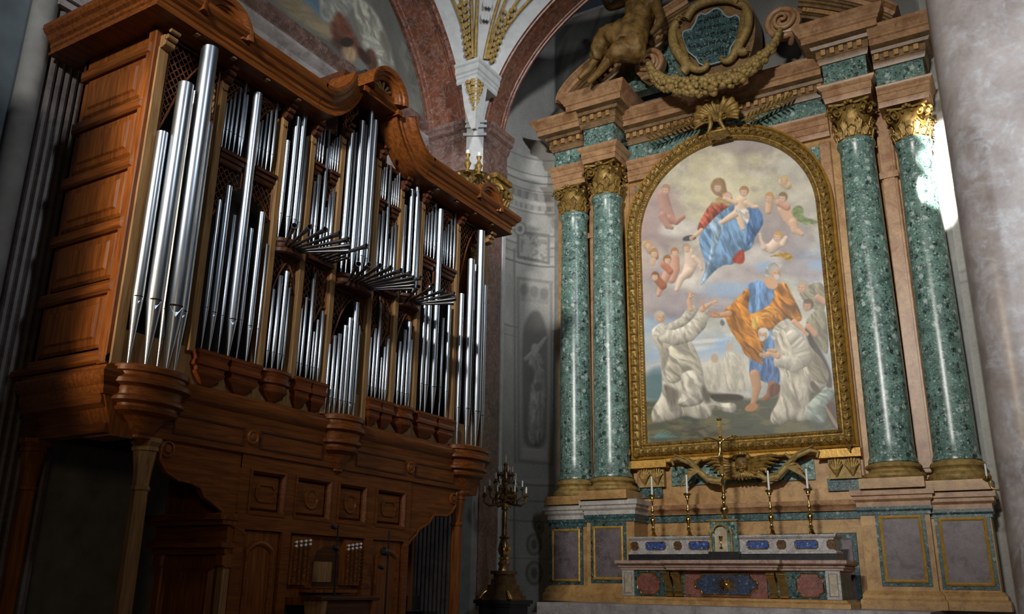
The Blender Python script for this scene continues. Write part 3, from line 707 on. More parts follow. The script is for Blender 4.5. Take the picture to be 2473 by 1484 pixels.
# columns
def acanthus(mb, cx, cy, z, R, n, h, out, w, a0=0):
    for k in range(n):
        a = a0+2*PI*k/n
        for j in range(-2, 3):
            hh = h*(1-.13*abs(j)); pts = []; rr = []
            for i in range(6):
                t = i/5; r = R+w*.3+out*(t**2.4); da = j*w*.62/R*(.25+.75*t)
                zz = z+hh*(t if t < .8 else .8+.05-.9*(t-.8)); zz = min(zz, z+hh*.9)
                if i == 5: zz = z+hh*.72
                pts.append((cx+r*math.cos(a+da), cy+r*math.sin(a+da), zz)); rr.append(w*.40*(.8+.4*math.sin(PI*t))*(.55 if i == 5 else 1))
            mb.tube(pts, rr, 5)
def volute(mb, c, u, v, R, w, turns=2.0, d=.05, n=26, th=.3):
    # spiral band around c in the plane (u, v)
    c = Vector(c); u = Vector(u); v = Vector(v); pts = []; rr = []
    for i in range(n+1):
        t = i/n; a = turns*2*PI*t; r = R*(1-t)**1.0*.92+R*.06
        pts.append(c+u*(r*math.cos(a))+v*(r*math.sin(a))); rr.append(R*th*(1-.62*t))
    mb.tube(pts, rr, 6)
    return pts
CAP_Z = {0:(11.42,12.02),1:(11.62,12.42),2:(11.62,12.42),3:(11.42,12.10)}
def column(i, x, label):
    y = CYc + (.12 if i in (0,3) else 0)
    r = .40 if i in (0,3) else .425
    zb = 3.56 if i in (0,3) else 3.64
    zs, zc = 4.18, (11.28, 12.02) if i in (0,3) else (11.52, 12.40)
    t = thing('green_column', label, 'column', (x, y, zb), 'green marble columns beside the picture')
    p = MB(); p.box(x-r*1.42, x+r*1.42, y-r*1.42, y+r*1.42, zb, zb+.2); p.build('plinth', M['siena'], t)
    p = MB(); k = zb+.2; h = zs-k
    p.lathe([(r*1.2,k),(r*1.36,k+.03*h),(r*1.42,k+.14*h),(r*1.42,k+.26*h),(r*1.32,k+.38*h),(r*1.17,k+.44*h),(r*1.12,k+.56*h),(r*1.17,k+.64*h),(r*1.26,k+.70*h),(r*1.28,k+.80*h),(r*1.22,k+.9*h),(r*1.1,k+.93*h),(r*1.06,k+h)], (x,y,0), 40)
    p.build('base', M['gold_pale'], t)
    p = MB(); z0, z1 = zs, zc[0]; prof = [(r*1.12,z0),(r*1.12,z0+.06),(r*1.04,z0+.13)]
    for j in range(1,15):
        s = j/15; prof.append((r*(1.03-.16*s**1.7), z0+.13+(z1-.26-z0-.13)*s))
    prof += [(r*.87,z1-.2),(r*.96,z1-.12),(r*.99,z1-.08),(r*.96,z1-.03),(r*.88,z1)]
    p.lathe(prof, (x,y,0), 48); p.build('shaft', M['green'], t)
    # gilt composite capital
    p = MB(); z0, z1 = zc; H = z1-z0; R = r*.86
    p.lathe([(R*.97,z0),(R*.97,z0+.5*H),(R*1.05,z0+.7*H),(R*1.2,z0+.78*H),(R*1.28,z0+.82*H),(R*1.2,z0+.87*H)], (x,y,0), 28)
    cap = p.build('capital', M['gold'], t)
    q = MB(); acanthus(q, x, y, z0+.02, R*.97, 8, H*.34, R*.26, R*.17); acanthus(q, x, y, z0+.05, R*.98, 8, H*.56, R*.34, R*.15, PI/8); acanthus(q, x, y, z0+.02, R*.96, 16, H*.28, R*.12, R*.07, PI/16)
    q.build('acanthus_leaves', M['gold'], cap, smooth=60)
    q = MB()
    for a in (PI/4, 3*PI/4, 5*PI/4, 7*PI/4):
        ca, sa = math.cos(a), math.sin(a); c = (x+R*1.36*ca, y+R*1.36*sa, z0+.73*H)
        for off in (-.16,.16):
            cc = (c[0]-sa*R*off*1.6, c[1]+ca*R*off*1.6, c[2]); volute(q, cc, (ca,sa,0), (0,0,1), R*.40, .05, 1.9, th=.22)
            q.ball(cc, R*.13, 8, 6)
        q.tube([(x+R*.4*ca,y+R*.4*sa,z0+.9*H),(x+R*1.0*ca,y+R*1.0*sa,z0+.98*H),(x+R*1.5*ca,y+R*1.5*sa,z0+.98*H)], R*.13, 6)
    q.build('volutes', M['gold'], cap, smooth=60)
    q = MB()
    for a in range(14): q.ball((x+R*1.26*math.cos(2*PI*a/14), y+R*1.26*math.sin(2*PI*a/14), z0+.79*H), (R*.10,R*.10,R*.12), 6, 5)
    for a in (0,PI/2,PI,3*PI/2):
        for da, dz in ((0,.03),(-.13,-.01),(.13,-.01)): q.ball((x+R*1.36*math.cos(a+da), y+R*1.36*math.sin(a+da), z0+(.93+dz)*H), R*.13, 7, 5)
    q.build('egg_and_flower_ornament', M['gold'], cap, smooth=60)
    q = MB(); e = R*1.62; ab = []
    for s in range(4):
        a0 = PI/4+s*PI/2; c0 = (e*1.05*math.cos(a0), e*1.05*math.sin(a0)); c1 = (e*1.05*math.cos(a0+PI/2), e*1.05*math.sin(a0+PI/2))
        for j in range(8):
            tt = j/8; bx = c0[0]*(1-tt)+c1[0]*tt; by = c0[1]*(1-tt)+c1[1]*tt; m_ = 1-.22*math.sin(PI*tt); ab.append((x+bx*m_, y+by*m_))
    q.prism(ab, FZ(z0+.93*H), 0, .07*H); q.build('abacus', M['gold'], cap)
    return t
column(0, COLX[0], 'green marble column with gilt capital, nearest the grey curved wall on the left')
column(1, COLX[1], 'green marble column with gilt capital, immediately left of the picture frame')
column(2, COLX[2], 'green marble column with gilt capital, immediately right of the picture frame')
column(3, COLX[3], 'green marble column with gilt capital, farthest right beside the near pier')

# entablature: three planes, the bays over the inner columns projecting most
ent = thing('entablature', 'pink and brown marble entablature with green frieze and dentils above the columns', 'entablature', (CX, 19.4, 12.0))
SEG = [(-11.0,-9.42,.92,12.02,.0),(-9.42,-8.42,1.14,12.42,.30),(-8.42,-3.22,.34,12.02,-.02),(-3.22,-2.02,1.14,12.42,.30),(-2.02,-.6,.92,12.10,.0)]
COLN = {0:(-10.36,-9.42),1:(-9.36,-8.44),2:(-8.42,-3.22),3:(-3.12,-2.12),4:(-2.02,-.98)}
for i, (x0, x1, d, z0, up) in enumerate(SEG):
    a0, a1 = COLN[i]; za = z0; zf = 12.60+up*.85; zc0 = 13.10+up*1.1; zt = 13.98+up*1.35
    da = d-.16
    full = [(a0, WY-.06), (a0, WY-da), (a1, WY-da), (a1, WY-.06)]
    path = {0: full[:3], 1: full, 2: full[1:3], 3: full, 4: full[1:]}[i]
    f = lambda u, v, z: (u, v, z)
    p = MB(); p.fbox(LW, a0, a1, za, zf, .06, da)
    p.sweep(path, [(0,za),(-.0,za),(-.02,za+.12),(-.02,za+.13),(-.04,za+.14),(-.04,za+.30),(-.06,za+.31),(-.06,zf-.12),(-.10,zf-.08),(-.13,zf-.02),(-.13,zf),(0,zf)], f)
    p.build('architrave', M['siena_pink'], ent)
    p = MB(); p.fbox(LW, a0+.02, a1-.02, zf, zc0, .06, da-.02); p.build('frieze', M['green'], ent)
    cp = path
    h = zt-zc0
    # cornice returns stop at the neighbour
    p = MB(); p.sweep(cp, [(0,zc0),(-.03,zc0),(-.06,zc0+.10*h),(-.06,zc0+.16*h),(-.08,zc0+.17*h),(-.08,zc0+.36*h),(-.16,zc0+.38*h),(-.19,zc0+.46*h),(-.34,zc0+.50*h),(-.34,zc0+.64*h),(-.38,zc0+.67*h),(-.40,zc0+.72*h),(-.46,zc0+.84*h),(-.50,zc0+.93*h),(-.50,zc0+h),(0,zc0+h)][:9]+[(0,zc0+.50*h)], f)
    p.fbox(LW, a0, a1, zc0, zt-.02, .06, da)
    p.build('cornice_bed', M['siena_brown'], ent)
    p = MB(); p.sweep(cp, [(0,zc0+.50*h),(-.34,zc0+.50*h),(-.34,zc0+.66*h),(-.385,zc0+.69*h),(-.385,zc0+.73*h),(-.43,zc0+.78*h),(-.47,zc0+.87*h),(-.50,zc0+.90*h),(-.50,zc0+h),(0,zc0+h)], f)
    p.build('corona', M['siena_pink'], ent)
    q = MB(); n = max(4, int((a1-a0)/.19)); yb = WY-da-.08
    for k in range(n):
        xk = a0+(k+.5)*(a1-a0)/n; MB().box(xk-.05, xk+.05, yb-.085, yb+.02, zc0+.19*h, zc0+.34*h).build('dentil', M['siena'], ent, smooth=0)
    if i in (0,):
        for yk in np.arange(yb+.12, WY-.2, .19): MB().box(a0-.165, a0-.06, yk, yk+.1, zc0+.19*h, zc0+.34*h).build('dentil', M['siena'], ent, smooth=0)
ZTOP = 13.98+.30*1.35
# pediment: two broken segmental pieces with scroll ends
def arc_pts(c, R, a0, a1, n=28): return [(c[0]+R*math.cos(a0+(a1-a0)*i/n), c[1]+R*math.sin(a0+(a1-a0)*i/n)) for i in range(n+1)]
def pediment(px_arc, px_vol, rv, side, label):
    Y = WY-1.15
    P = [on_y(*q, Y)[[0,2]] for q in px_arc]
    t = thing('pediment_piece', label, 'pediment', (P[0][0], WY-.6, ZTOP), 'broken pediment pieces')
    # smooth the outer curve
    T = np.linspace(0, 1, len(P)); tt = np.linspace(0, 1, 26); A = np.array(P)
    cx_ = np.polyfit(T, A[:,0], min(3,len(P)-1)); cz_ = np.polyfit(T, A[:,1], min(3,len(P)-1))
    path = [(np.polyval(cx_, s), np.polyval(cz_, s)) for s in tt]
    sg = 1 if side == 'left' else -1
    pr = [(-.20,.55),(-.20,1.12),(-.24,1.12),(-.26,1.06),(-.30,1.06),(-.32,.99),(-.39,.99),(-.40,.90),(-.53,.90),(-.55,.84),(-.60,.82),(-.60,.55)]; pc = [(0,.55),(0,1.34),(-.05,1.34),(-.06,1.30),(-.09,1.27),(-.11,1.20),(-.20,1.18),(-.20,.55)]
    if side == 'right': pr = [(-o, d) for o, d in pr]; pc = [(-o, d) for o, d in pc]
    m = MB(); m.sweep(path, pc, LW); m.build('raking_corona', M['siena_pink'], t)
    m = MB(); m.sweep(path, pr, LW); m.build('raking_cornice', M['siena_brown'], t)
    q = MB()
    for k in range(3, 23):
        a = np.array(path[k]); b = np.array(path[k+1]); dd = (b-a)/np.linalg.norm(b-a); nn = np.array([dd[1],-dd[0]])*(1 if side == 'left' else -1)
        c = (a+b)/2+nn*.47
        MB().prism([tuple(c-dd*.05-nn*.05), tuple(c+dd*.05-nn*.05), tuple(c+dd*.05+nn*.05), tuple(c-dd*.05+nn*.05)], LW, .9, .99).build('dentil', M['siena'], t, smooth=0)
    base = [(path[0][0], ZTOP), (px_vol[2], ZTOP)] if False else None
    inner = [p for p in path]
    xin = path[-1][0]
    m = MB(); m.prism([(path[0][0]+sg*.5, ZTOP)]+[(x, z-.5) for x, z in path[2:]]+[(xin, ZTOP)], LW, .3, .62); m.build('tympanum', M['green'], t)
    # scroll
    c2 = on_y(px_vol[0], px_vol[1], Y); sc = MB()
    u = Vector((sg*-1,0,0)); up = Vector((0,0,1)); pts = []; rr = []
    for i in range(64):
        s = i/63; a = -PI*.62+ (2*PI*2.15)*s; r = rv*(1.0-.93*s)
        pts.append(Vector((c2[0], WY-1.12-.18*s, c2[2]))+Vector((-sg,0,0))*(r*math.cos(a)*-1)+up*(r*math.sin(a))); rr.append(rv*.17*(1-.72*s)+.012)
    pts = [Vector((c2[0]-sg*rv*.2, WY-.8, ZTOP+.02))]+pts; rr = [rr[0]]+rr
    sc.tube(pts, rr, 8)
    sc.lathe([(rv*.98,0),(rv*.98,.22),(rv*.8,.26),(rv*.2,.30)], (c2[0], WY-.88, c2[2]), 28, axis=(0,-1,0))
    sc.build('scroll', M['siena_pink'], t, smooth=50)
    return t
pediment([(1347,258),(1362,222),(1390,185),(1430,150),(1500,95),(1580,45),(1655,-4)], (1565,150), .42, 'left', 'left piece of the broken marble pediment with scroll, under the bronze figure')
pediment([(2172,22),(2120,2),(2060,-14),(1990,-25),(1935,-30)], (1890,50), .42, 'right', 'right piece of the broken marble pediment with scroll, beside the near pier')

# cartouche
Yc = WY-1.1
def q2(pts, Y=Yc): return [tuple(on_y(x, y, Y)[[0,2]]) for x, y in pts]
cz = on_y(1720, 95, Yc)
car = thing('cartouche', 'ochre scrolled cartouche with dark inscribed tablet at the top of the altar wall', 'cartouche', (cz[0], Yc, cz[2]-1.0))
back = [(1612,110),(1622,60),(1655,20),(1700,-20),(1770,-30),(1812,0),(1824,60),(1815,120),(1790,165),(1745,190),(1700,195),(1650,180)]
MB().prism(q2(smooth_poly(back,2)), FY(Yc), -.75, -.08).build('back_slab', M['siena_brown'], car)
tabp = [(1649,88),(1651,79),(1660,75),(1670,73),(1680,58),(1686,40),(1694,35),(1705,37),(1716,31),(1724,24),(1735,22),(1744,28),(1750,38),(1760,44),(1770,42),(1778,38),(1786,44),(1789,60),(1788,76),(1782,95),(1774,104),(1766,116),(1762,134),(1755,145),(1738,152),(1720,157),(1700,160),(1690,155),(1682,142),(1672,134),(1664,128),(1655,110)]
TB = q2(tabp); MB().prism(TB, FY(Yc), -.12, .04).build('tablet', M['green_dark'], car)
rim = MB(); rim.tube([(x, Yc-.04, z) for x, z in TB]+[(TB[0][0], Yc-.04, TB[0][1])], .022, 6); rim.build('tablet_rim', M['plaster_blue'], car, smooth=60)
fr = MB()
def ctube(px, r0, r1, mb=None, dy=.08, n=24):
    P = np.array(q2(px)); T = np.linspace(0,1,len(P)); tt = np.linspace(0,1,n); deg = min(5,len(P)-1)
    a = np.polyfit(T,P[:,0],deg); b = np.polyfit(T,P[:,1],deg)
    (mb or fr).tube([(np.polyval(a,s), Yc-dy, np.polyval(b,s)) for s in tt], [r0+(r1-r0)*s+.02*math.sin(PI*s) for s in tt], 8)
ctube([(1640,58),(1628,80),(1630,110),(1642,135),(1655,150),(1660,165),(1652,178)], .11, .13)
ctube([(1655,145),(1665,160),(1685,172),(1705,168),(1710,158)], .10, .05)
ctube([(1788,14),(1808,30),(1810,60),(1803,85),(1792,102),(1786,120),(1790,128),(1804,126)], .09, .10)
ctube([(1790,105),(1780,125),(1768,145),(1755,152),(1746,148)], .12, .05)
ctube([(1660,50),(1672,30),(1690,15),(1720,5),(1755,2),(1785,12)], .10, .10)
for px, r in (((1642,52),.11),((1788,14),.10),((1708,158),.06),((1746,146),.06),((1806,126),.06),((1648,176),.07)):
    P_ = on_y(*px, Yc); volute(fr, (P_[0], Yc-.12, P_[2]), (1,0,0), (0,0,1), r, .04, 1.6); fr.ball((P_[0],Yc-.12,P_[2]), r*.35, 8, 6)
fr.build('scroll_frame', M['gold_pale'], car, smooth=60)
for pa, pb in (((1646,78),(1668,146)),((1796,34),(1782,108))):
    fl = MB()
    for k in range(18):
        s = k/17
        P_ = on_y(pa[0]+(pb[0]-pa[0])*s, pa[1]+(pb[1]-pa[1])*s, Yc); fl.ball((P_[0]+(-.06 if pa[0] < 1700 else .06), Yc-.14, P_[2]), (.09,.05,.025), 6, 4)
    fl.build('reeded_border', M['gold_pale'], car, smooth=60)
def text_obj(body, pxl, pxr, size, parent, mat, Y, nm='inscription'):
    a = on_y(*pxl, Y); b = on_y(*pxr, Y)
    c = bpy.data.curves.new(nm, 'FONT'); c.body = body; c.size = size; c.extrude = .006; c.space_character = 1.05
    o = bpy.data.objects.new(nm, c); COL.objects.link(o); o.parent = parent
    bpy.context.view_layer.update(); wd = max(o.dimensions.x, .01); k = np.linalg.norm(b-a)/wd
    ang = math.atan2(b[2]-a[2], b[0]-a[0])
    o.rotation_euler = (PI/2, -ang, 0); o.scale = (k, 1, 1)
    o.location = Vector(a-LOCS[parent.name]); c.materials.append(mat)
    me = bpy.data.meshes.new_from_object(o.evaluated_get(bpy.context.evaluated_depsgraph_get()))
    o2 = bpy.data.objects.new(nm, me); COL.objects.link(o2); o2.parent = parent
    o2.location = o.location; o2.rotation_euler = o.rotation_euler; o2.scale = o.scale; bpy.data.objects.remove(o)
    return o2
for body, l, r, sz in (('MAGNALIA', (1664,120), (1774,94), .15), ('DOMINI', (1684,139), (1764,118), .15)):
    text_obj(body, l, r, sz, car, M['black_stone'], Yc-.045)

# upper rows of the tablet are worn beyond reading: broken strokes only
for l, r in (((1690,56),(1742,44)),((1684,79),(1782,55)),((1660,102),(1784,76))):
    m = MB()
    for k in range(26):
        t = (k+.5)/26; p = on_y(l[0]+(r[0]-l[0])*t, l[1]+(r[1]-l[1])*t, Yc); h = rnd.uniform(.03,.12)
        m.tube([(p[0], Yc-.048, p[2]+rnd.uniform(0,.02)), (p[0]+rnd.uniform(-.03,.03), Yc-.048, p[2]+h)], .008, 4)
    m.build('worn_lettering', M['black_stone'], car, smooth=0)['kind'] = 'stuff'
# fruit garland
P = np.array([on_y(x, y, WY-1.35) for x, y in ((1568,158),(1580,185),(1605,204),(1650,212),(1700,210),(1750,200),(1800,176),(1840,145),(1868,115),(1884,78))])
gar = thing('fruit_garland', 'ochre gilt garland of fruit hanging between the two pediment scrolls', 'garland', (P[4][0], WY-1.35, P[4][2]))
core = MB(); core.tube([tuple(p) for p in P], [.03,.07,.11,.14,.15,.15,.14,.11,.07,.03], 10); core.build('leaf_core', M['gold_pale'], gar, smooth=60)
fm = MB(); T = np.linspace(0, 1, len(P))
for k in range(430):
    s = rnd.random(); c = np.array([np.interp(s, T, P[:,j]) for j in range(3)]); wd = .22*math.sin(PI*min(max(s,.06),.94))**.6
    a = rnd.uniform(0, 2*PI); r = rnd.uniform(.045,.085)*(1.3 if rnd.random() < .15 else 1)
    fm.ball((c[0]+wd*.3*math.cos(a), c[1]-abs(math.sin(a))*wd*.85, c[2]+wd*math.cos(a)), r, 8, 6)
fm.build('fruit', M['gold_pale'], gar, smooth=60)

# bronze figure seated on the left pediment piece (head above the frame of the photo)
Yf = WY-1.45
def fp(px, py, dy=0):
    p = on_y(px, py, Yf-dy); return Vector((p[0], p[1], p[2]))
fig = thing('bronze_figure', 'dark gilt bronze winged figure lounging on the left pediment piece', 'statue', fp(1500,150))
SKV = [('pelvis',1532,88,.0,.36),('belly',1540,50,.02,.33),('chest',1548,5,.0,.34),('neck',1556,-38,.0,.12),('head',1560,-62,.05,.18),('head2',1562,-84,.05,.15),
       ('hipL',1505,92,.14,.34),('kneeL',1456,78,.40,.24),('calfL',1446,125,.36,.17),('ankL',1425,165,.30,.10),('footL',1396,192,.34,.075),
       ('hipR',1538,112,.18,.32),('kneeR',1492,112,.50,.21),('calfR',1468,148,.46,.15),('ankR',1440,182,.40,.09),('footR',1418,202,.40,.07),
       ('shL',1515,-2,.1,.18),('elL',1470,20,.2,.13),('wrL',1456,-14,.3,.08),('shR',1582,5,.1,.17),('elR',1596,50,.2,.11),('wrR',1572,84,.35,.075)]
SKE = ['pelvis-belly','belly-chest','chest-neck','neck-head','head-head2','pelvis-hipL','hipL-kneeL','kneeL-calfL','calfL-ankL','ankL-footL','pelvis-hipR','hipR-kneeR','kneeR-calfR','calfR-ankR','ankR-footR','chest-shL','shL-elL','elL-wrL','chest-shR','shR-elR','elR-wrR']
def skin(name, verts, edges, mat, parent, root='pelvis', lev=2):
    idx = {v[0]:i for i, v in enumerate(verts)}
    org = LOCS[parent.name]
    me = bpy.data.meshes.new(name); me.from_pydata([tuple(np.array(v[1])-org) for v in verts], [tuple(idx[q] for q in e.split('-')) for e in edges], [])
    o = bpy.data.objects.new(name, me); COL.objects.link(o); o.parent = parent; me.materials.append(mat)
    sm = o.modifiers.new('skin','SKIN'); sm.use_smooth_shade = True
    for i, v in enumerate(verts):
        sv = me.skin_vertices[0].data[i]; sv.radius = (v[2], v[2]); sv.use_root = v[0] == root
    s2 = o.modifiers.new('sub','SUBSURF'); s2.levels = lev; s2.render_levels = lev
    LOCS[o.name] = org; return o
skin('body', [(n, np.array(fp(px,py,dy)), r) for n, px, py, dy, r in SKV], SKE, M['bronze_angel'], fig)
RB_ = [('waist',1545,40,.08,.34),('hip',1525,88,.16,.46),('thL',1488,92,.34,.40),('knL',1456,84,.44,.30),('shL',1446,122,.40,.24),('hemL',1432,148,.36,.15),
       ('thR',1530,124,.30,.40),('knR',1490,120,.54,.28),('shR',1468,150,.46,.20),('chest',1548,5,.08,.33)]
rob = skin('drapery', [(n, np.array(fp(px,py,dy)), r) for n, px, py, dy, r in RB_], ['waist-hip','hip-thL','thL-knL','knL-shL','shL-hemL','hip-thR','thR-knR','knR-shR','waist-chest'], M['bronze_angel'], fig, 'hip', 3)
tx_ = bpy.data.textures.new('cloth_folds', 'WOOD'); tx_.wood_type = 'BANDNOISE'; tx_.noise_scale = .22; tx_.turbulence = 7
dm = rob.modifiers.new('folds', 'DISPLACE'); dm.texture = tx_; dm.strength = .05; dm.mid_level = .5; dm.texture_coords = 'LOCAL'

# picture frame
FXo = 2.60; zbot = 4.60; spr = 10.28
fpath = [(CX-FXo, zbot), (CX+FXo, zbot), (CX+FXo, spr)]+[(CX+FXo*math.cos(a), spr+FXo*math.sin(a)) for a in np.linspace(0, PI, 49)[1:-1]]+[(CX-FXo, spr)]
frm = thing('picture_frame', 'carved and gilded round-topped frame of the large altar painting', 'picture frame', (CX, WY-.2, zbot))
FD = .16; ofs = lambda pr: [(o, d+(FD if d > .061 else 0)) for o, d in pr]
MB().sweep(fpath, ofs([(0,.06),(0,.20),(.03,.24),(.055,.20),(.055,.06)]), LW, closed=True).build('outer_fillet', M['gold_edge'], frm)
MB().sweep(fpath, ofs([(.055,.06),(.055,.18),(.09,.25),(.145,.30),(.21,.29),(.26,.23),(.28,.17),(.305,.17),(.305,.06)]), LW, closed=True).build('carved_moulding', M['gold'], frm, smooth=50)
MB().sweep(fpath, ofs([(.305,.06),(.305,.16),(.335,.20),(.375,.18),(.40,.12),(.40,.06)]), LW, closed=True).build('inner_fillet', M['gold'], frm)
LWF = FY(WY-FD)
# carved leaves along the moulding
def along(path, step, off):
    P_ = [np.array(p) for p in path]+[np.array(path[0])]; out = []; acc = 0
    for a, b in zip(P_, P_[1:]):
        L = np.linalg.norm(b-a); dd = (b-a)/L; nn = np.array([-dd[1], dd[0]])
        while acc < L: out.append((a+dd*acc+nn*off, dd, nn)); acc += step
        acc -= L
    return out
lv = MB()
for k, (c, dd, nn) in enumerate(along(fpath, .20, .175)):
    for j in range(-2, 3):
        t = j*.5; tip = c+nn*(.095*math.sin(t)) +dd*(.085*math.cos(t))*(1 if k % 2 else .6)
        lv.tube([LWF(c[0]-dd[0]*.06, c[1]-dd[1]*.06, .30), LWF((c[0]+tip[0])/2, (c[1]+tip[1])/2, .34), LWF(tip[0], tip[1], .315)], [.014,.022,.010], 5)
    lv.ball(LWF(c[0]-dd[0]*.08, c[1]-dd[1]*.08, .315), (.025,.025,.025), 6, 5)
lv.build('carved_leaves', M['gold'], frm, smooth=60)
bd = MB()
for c, dd, nn in along(fpath, .075, .352): bd.ball(LWF(c[0], c[1], .195), (.024,.02,.024), 5, 4)
bd.build('beading', M['gold'], frm, smooth=60)['kind'] = 'stuff'
# lower ledge with ears
lg = MB(); lg.fbox(LW, CX-FXo-.02, CX-1.72, zbot-.20, zbot-.02, .06, .36).fbox(LW, CX+1.72, CX+FXo+.02, zbot-.20, zbot-.02, .06, .36).bbox(LW, CX-1.72, CX+1.72, zbot-.10, zbot-.01, .06, .40, .02)
lg.build('lower_ledge', M['gold_edge'], frm)

# the painting itself: a loose generic devotional scene
def paint_altar(cv):
    X, Y = cv.X, cv.Y
    n = fbm(X/70, Y/55, 5); n2 = fbm(X/28+9, Y/24, 4)
    t = np.clip((Y-340)/760, 0, 1)[:,None]
    cv.c = (np.array([196,188,164])*(1-t)+np.array([176,180,182])*t)/255
    cv.lay(np.exp(-((X-1745)**2+(Y-455)**2)/(2*88**2))*.7, np.array([226,214,172])/255)
    sky = np.clip((n-.50)*4, 0, 1)*np.clip((Y-500)/150, 0, 1)*np.clip((980-Y)/60, 0, 1); cv.lay(sky*.8, np.array([146,178,214])/255)
    cv.lay(np.clip((n2-.47)*4, 0, 1)*.55*np.clip((760-Y)/60, 0, 1), np.array([166,152,152])/255)
    cv.lay(np.clip((fbm(X/40+50, Y/30+7, 4)-.52)*5, 0, 1)*.6, np.array([222,214,200])/255)
    B = cv.blob; F = cv.fill; L_ = cv.limb
    def puff(x, y, rx, ry, hi, lo):
        B(x, y, rx, ry, lo, .8, 0, .75); B(x-rx*.12, y-ry*.22, rx*.78, ry*.62, hi, .9, 0, .75)
        for q in range(5):
            a = -PI+PI*q/4; B(x+rx*.72*math.cos(a), y+ry*.55*math.sin(a)-ry*.1, rx*.34, ry*.38, hi, .9, 0, .55)
    cr = (222,214,202); mv = (158,146,148); wm = (204,190,178)
    for x, y, rx, ry, hi, lo in ((1590,540,60,80,(186,164,158),(156,134,132)),(1570,640,40,60,(196,182,172),(150,134,134)),(1640,560,44,30,cr,(176,166,160)),(1890,590,60,60,(180,168,166),(140,128,130)),(1950,470,46,60,(214,206,186),(176,168,158)),
        (1955,650,60,24,(176,166,168),(150,142,150)),(1850,560,48,70,(176,164,160),(142,130,130)),(1660,650,54,34,wm,(170,158,152)),(1690,690,60,34,cr,(168,156,152)),(1750,665,54,40,(216,208,198),(172,160,156)),(1800,690,70,48,(188,178,174),(150,138,138)),
        (1840,630,52,40,(206,198,190),(160,148,146)),(1610,735,60,36,(180,168,166),(142,130,136)),(1670,745,60,30,(172,160,160),(140,130,136)),(1740,740,56,20,(178,168,166),(148,138,142)),(1800,352,70,20,(178,166,162),(160,148,146)),(1930,410,50,40,(208,202,186),(180,172,160))):
        puff(x, y, rx, ry, hi, lo)
    cv.lay(np.exp(-((X-1735)**2+(Y-450)**2)/(2*52**2))*.7, np.array([230,220,184])/255)
    cv.lay(np.clip((fbm(X/14, Y/11, 4)-.45)*2.4, -.12, .22)[:]*0+.0*X, np.array([1,1,1]))
    m_ = 1+.16*(fbm(X/22+4, Y/17, 4)-.5); cv.c = cv.c*m_[:,None]
    for x, y, rx, ry in ((1640,810,46,30),(1760,700,60,18),(1690,865,70,30),(1980,640,30,14),(1850,645,26,14),(1600,860,40,26)): B(x, y, rx, ry, (150,180,212), 1.0, 0, .7)
    for x, y, rx, ry in ((1660,845,60,7),(1720,880,60,6),(1620,880,40,6),(1700,825,50,5)): B(x, y, rx, ry, (226,220,210), 1.0, -6, .7)
    # distance, landscape, ground
    B(1700,900,120,40,(222,208,186),.9,0,.7); B(1600,905,34,22,(120,140,160),.5,0,.8); B(1585,935,50,36,(92,120,124),.5,0,.9)
    g = np.clip((Y-(955-.02*(X-1560)+10*np.sin(X/40)))/10, 0, 1); cv.lay(g, np.array([92,94,78])/255*np.ones(3))
    cv.lay(g*np.clip((fbm(X/38, Y/12, 4)-.45)*5, 0, 1)*.8, np.array([128,120,84])/255); cv.lay(g*np.clip((fbm(X/30+20, Y/9, 4)-.55)*5, 0, 1)*.8, np.array([70,76,74])/255)
    F([(1700,955),(1790,950),(1800,970),(1720,966)], (70,64,52), 3)
    # cherubs: plain flesh-coloured masses
    fl = (214,176,148); pk = (208,160,136); pl = (222,196,176)
    for pts, w, c in ((((1600,470),(1606,500),(1618,530)),(13,15,13),(190,150,136)),(((1618,528),(1632,536),(1650,524)),(10,8,5),(186,142,124)),
        (((1600,520),(1612,545),(1622,550)),(9,8,5),(188,146,130)),
        (((1664,610),(1668,640),(1660,660)),(11,15,13),pl),(((1664,655),(1646,672),(1634,700)),(10,8,5),pl),(((1676,622),(1690,636),(1694,650)),(6,5,4),pl),
        (((1630,622),(1630,650),(1622,675)),(10,12,10),pk),(((1612,660),(1600,685),(1590,712)),(10,9,5),pk),(((1604,640),(1618,655)),(9,8),(190,128,100)),
        (((1585,672),(1600,690)),(9,10),(170,110,84)),(((1560,590),(1570,605)),(8,9),(190,160,130)),(((1578,605),(1582,620)),(9,9),(184,150,116)),
        (((1892,505),(1905,525),(1915,540)),(14,16,12),fl),(((1915,538),(1920,556),(1936,566)),(10,9,5),fl),(((1858,490),(1856,510)),(9,8),fl),(((1880,490),(1900,500)),(8,9),pk),
        (((1878,585),(1862,600),(1846,598)),(14,13,8),pl),(((1846,598),(1838,580),(1836,566)),(6,4,3),pl),(((1890,590),(1898,575)),(7,5),pl),
        (((1890,440),(1902,448)),(10,10),(216,190,150))):
        L_(pts, list(w), c, 2, .25)
    sk = (222,188,162)
    for x, y, r, h, dx in ((1608,458,13,(176,140,118),-.3),(1658,600,12,(176,150,120),.5),(1630,610,12,(176,120,84),.3),(1612,628,12,(150,104,70),.4),(1582,668,12,(140,94,66),-.2),(1566,592,11,(186,154,108),.2),(1580,612,12,(170,134,92),.2),(1576,632,11,(200,172,142),-.2),(1858,478,14,(190,150,98),-.4),(1890,478,14,(134,112,88),-.4),(1878,572,14,(192,150,92),-.5),(1894,436,13,(208,176,120),-.2)):
        cv.face(x, y, r, sk, h, dx)
    F([(1908,508),(1930,494),(1942,505),(1938,525),(1975,532),(1976,540),(1945,545),(1920,530)], (138,150,104), 2, .5, 20, 6)
    F([(1852,622),(1900,605),(1918,625),(1905,632),(1880,618)], (176,140,66), 2, .5, 10, 6)
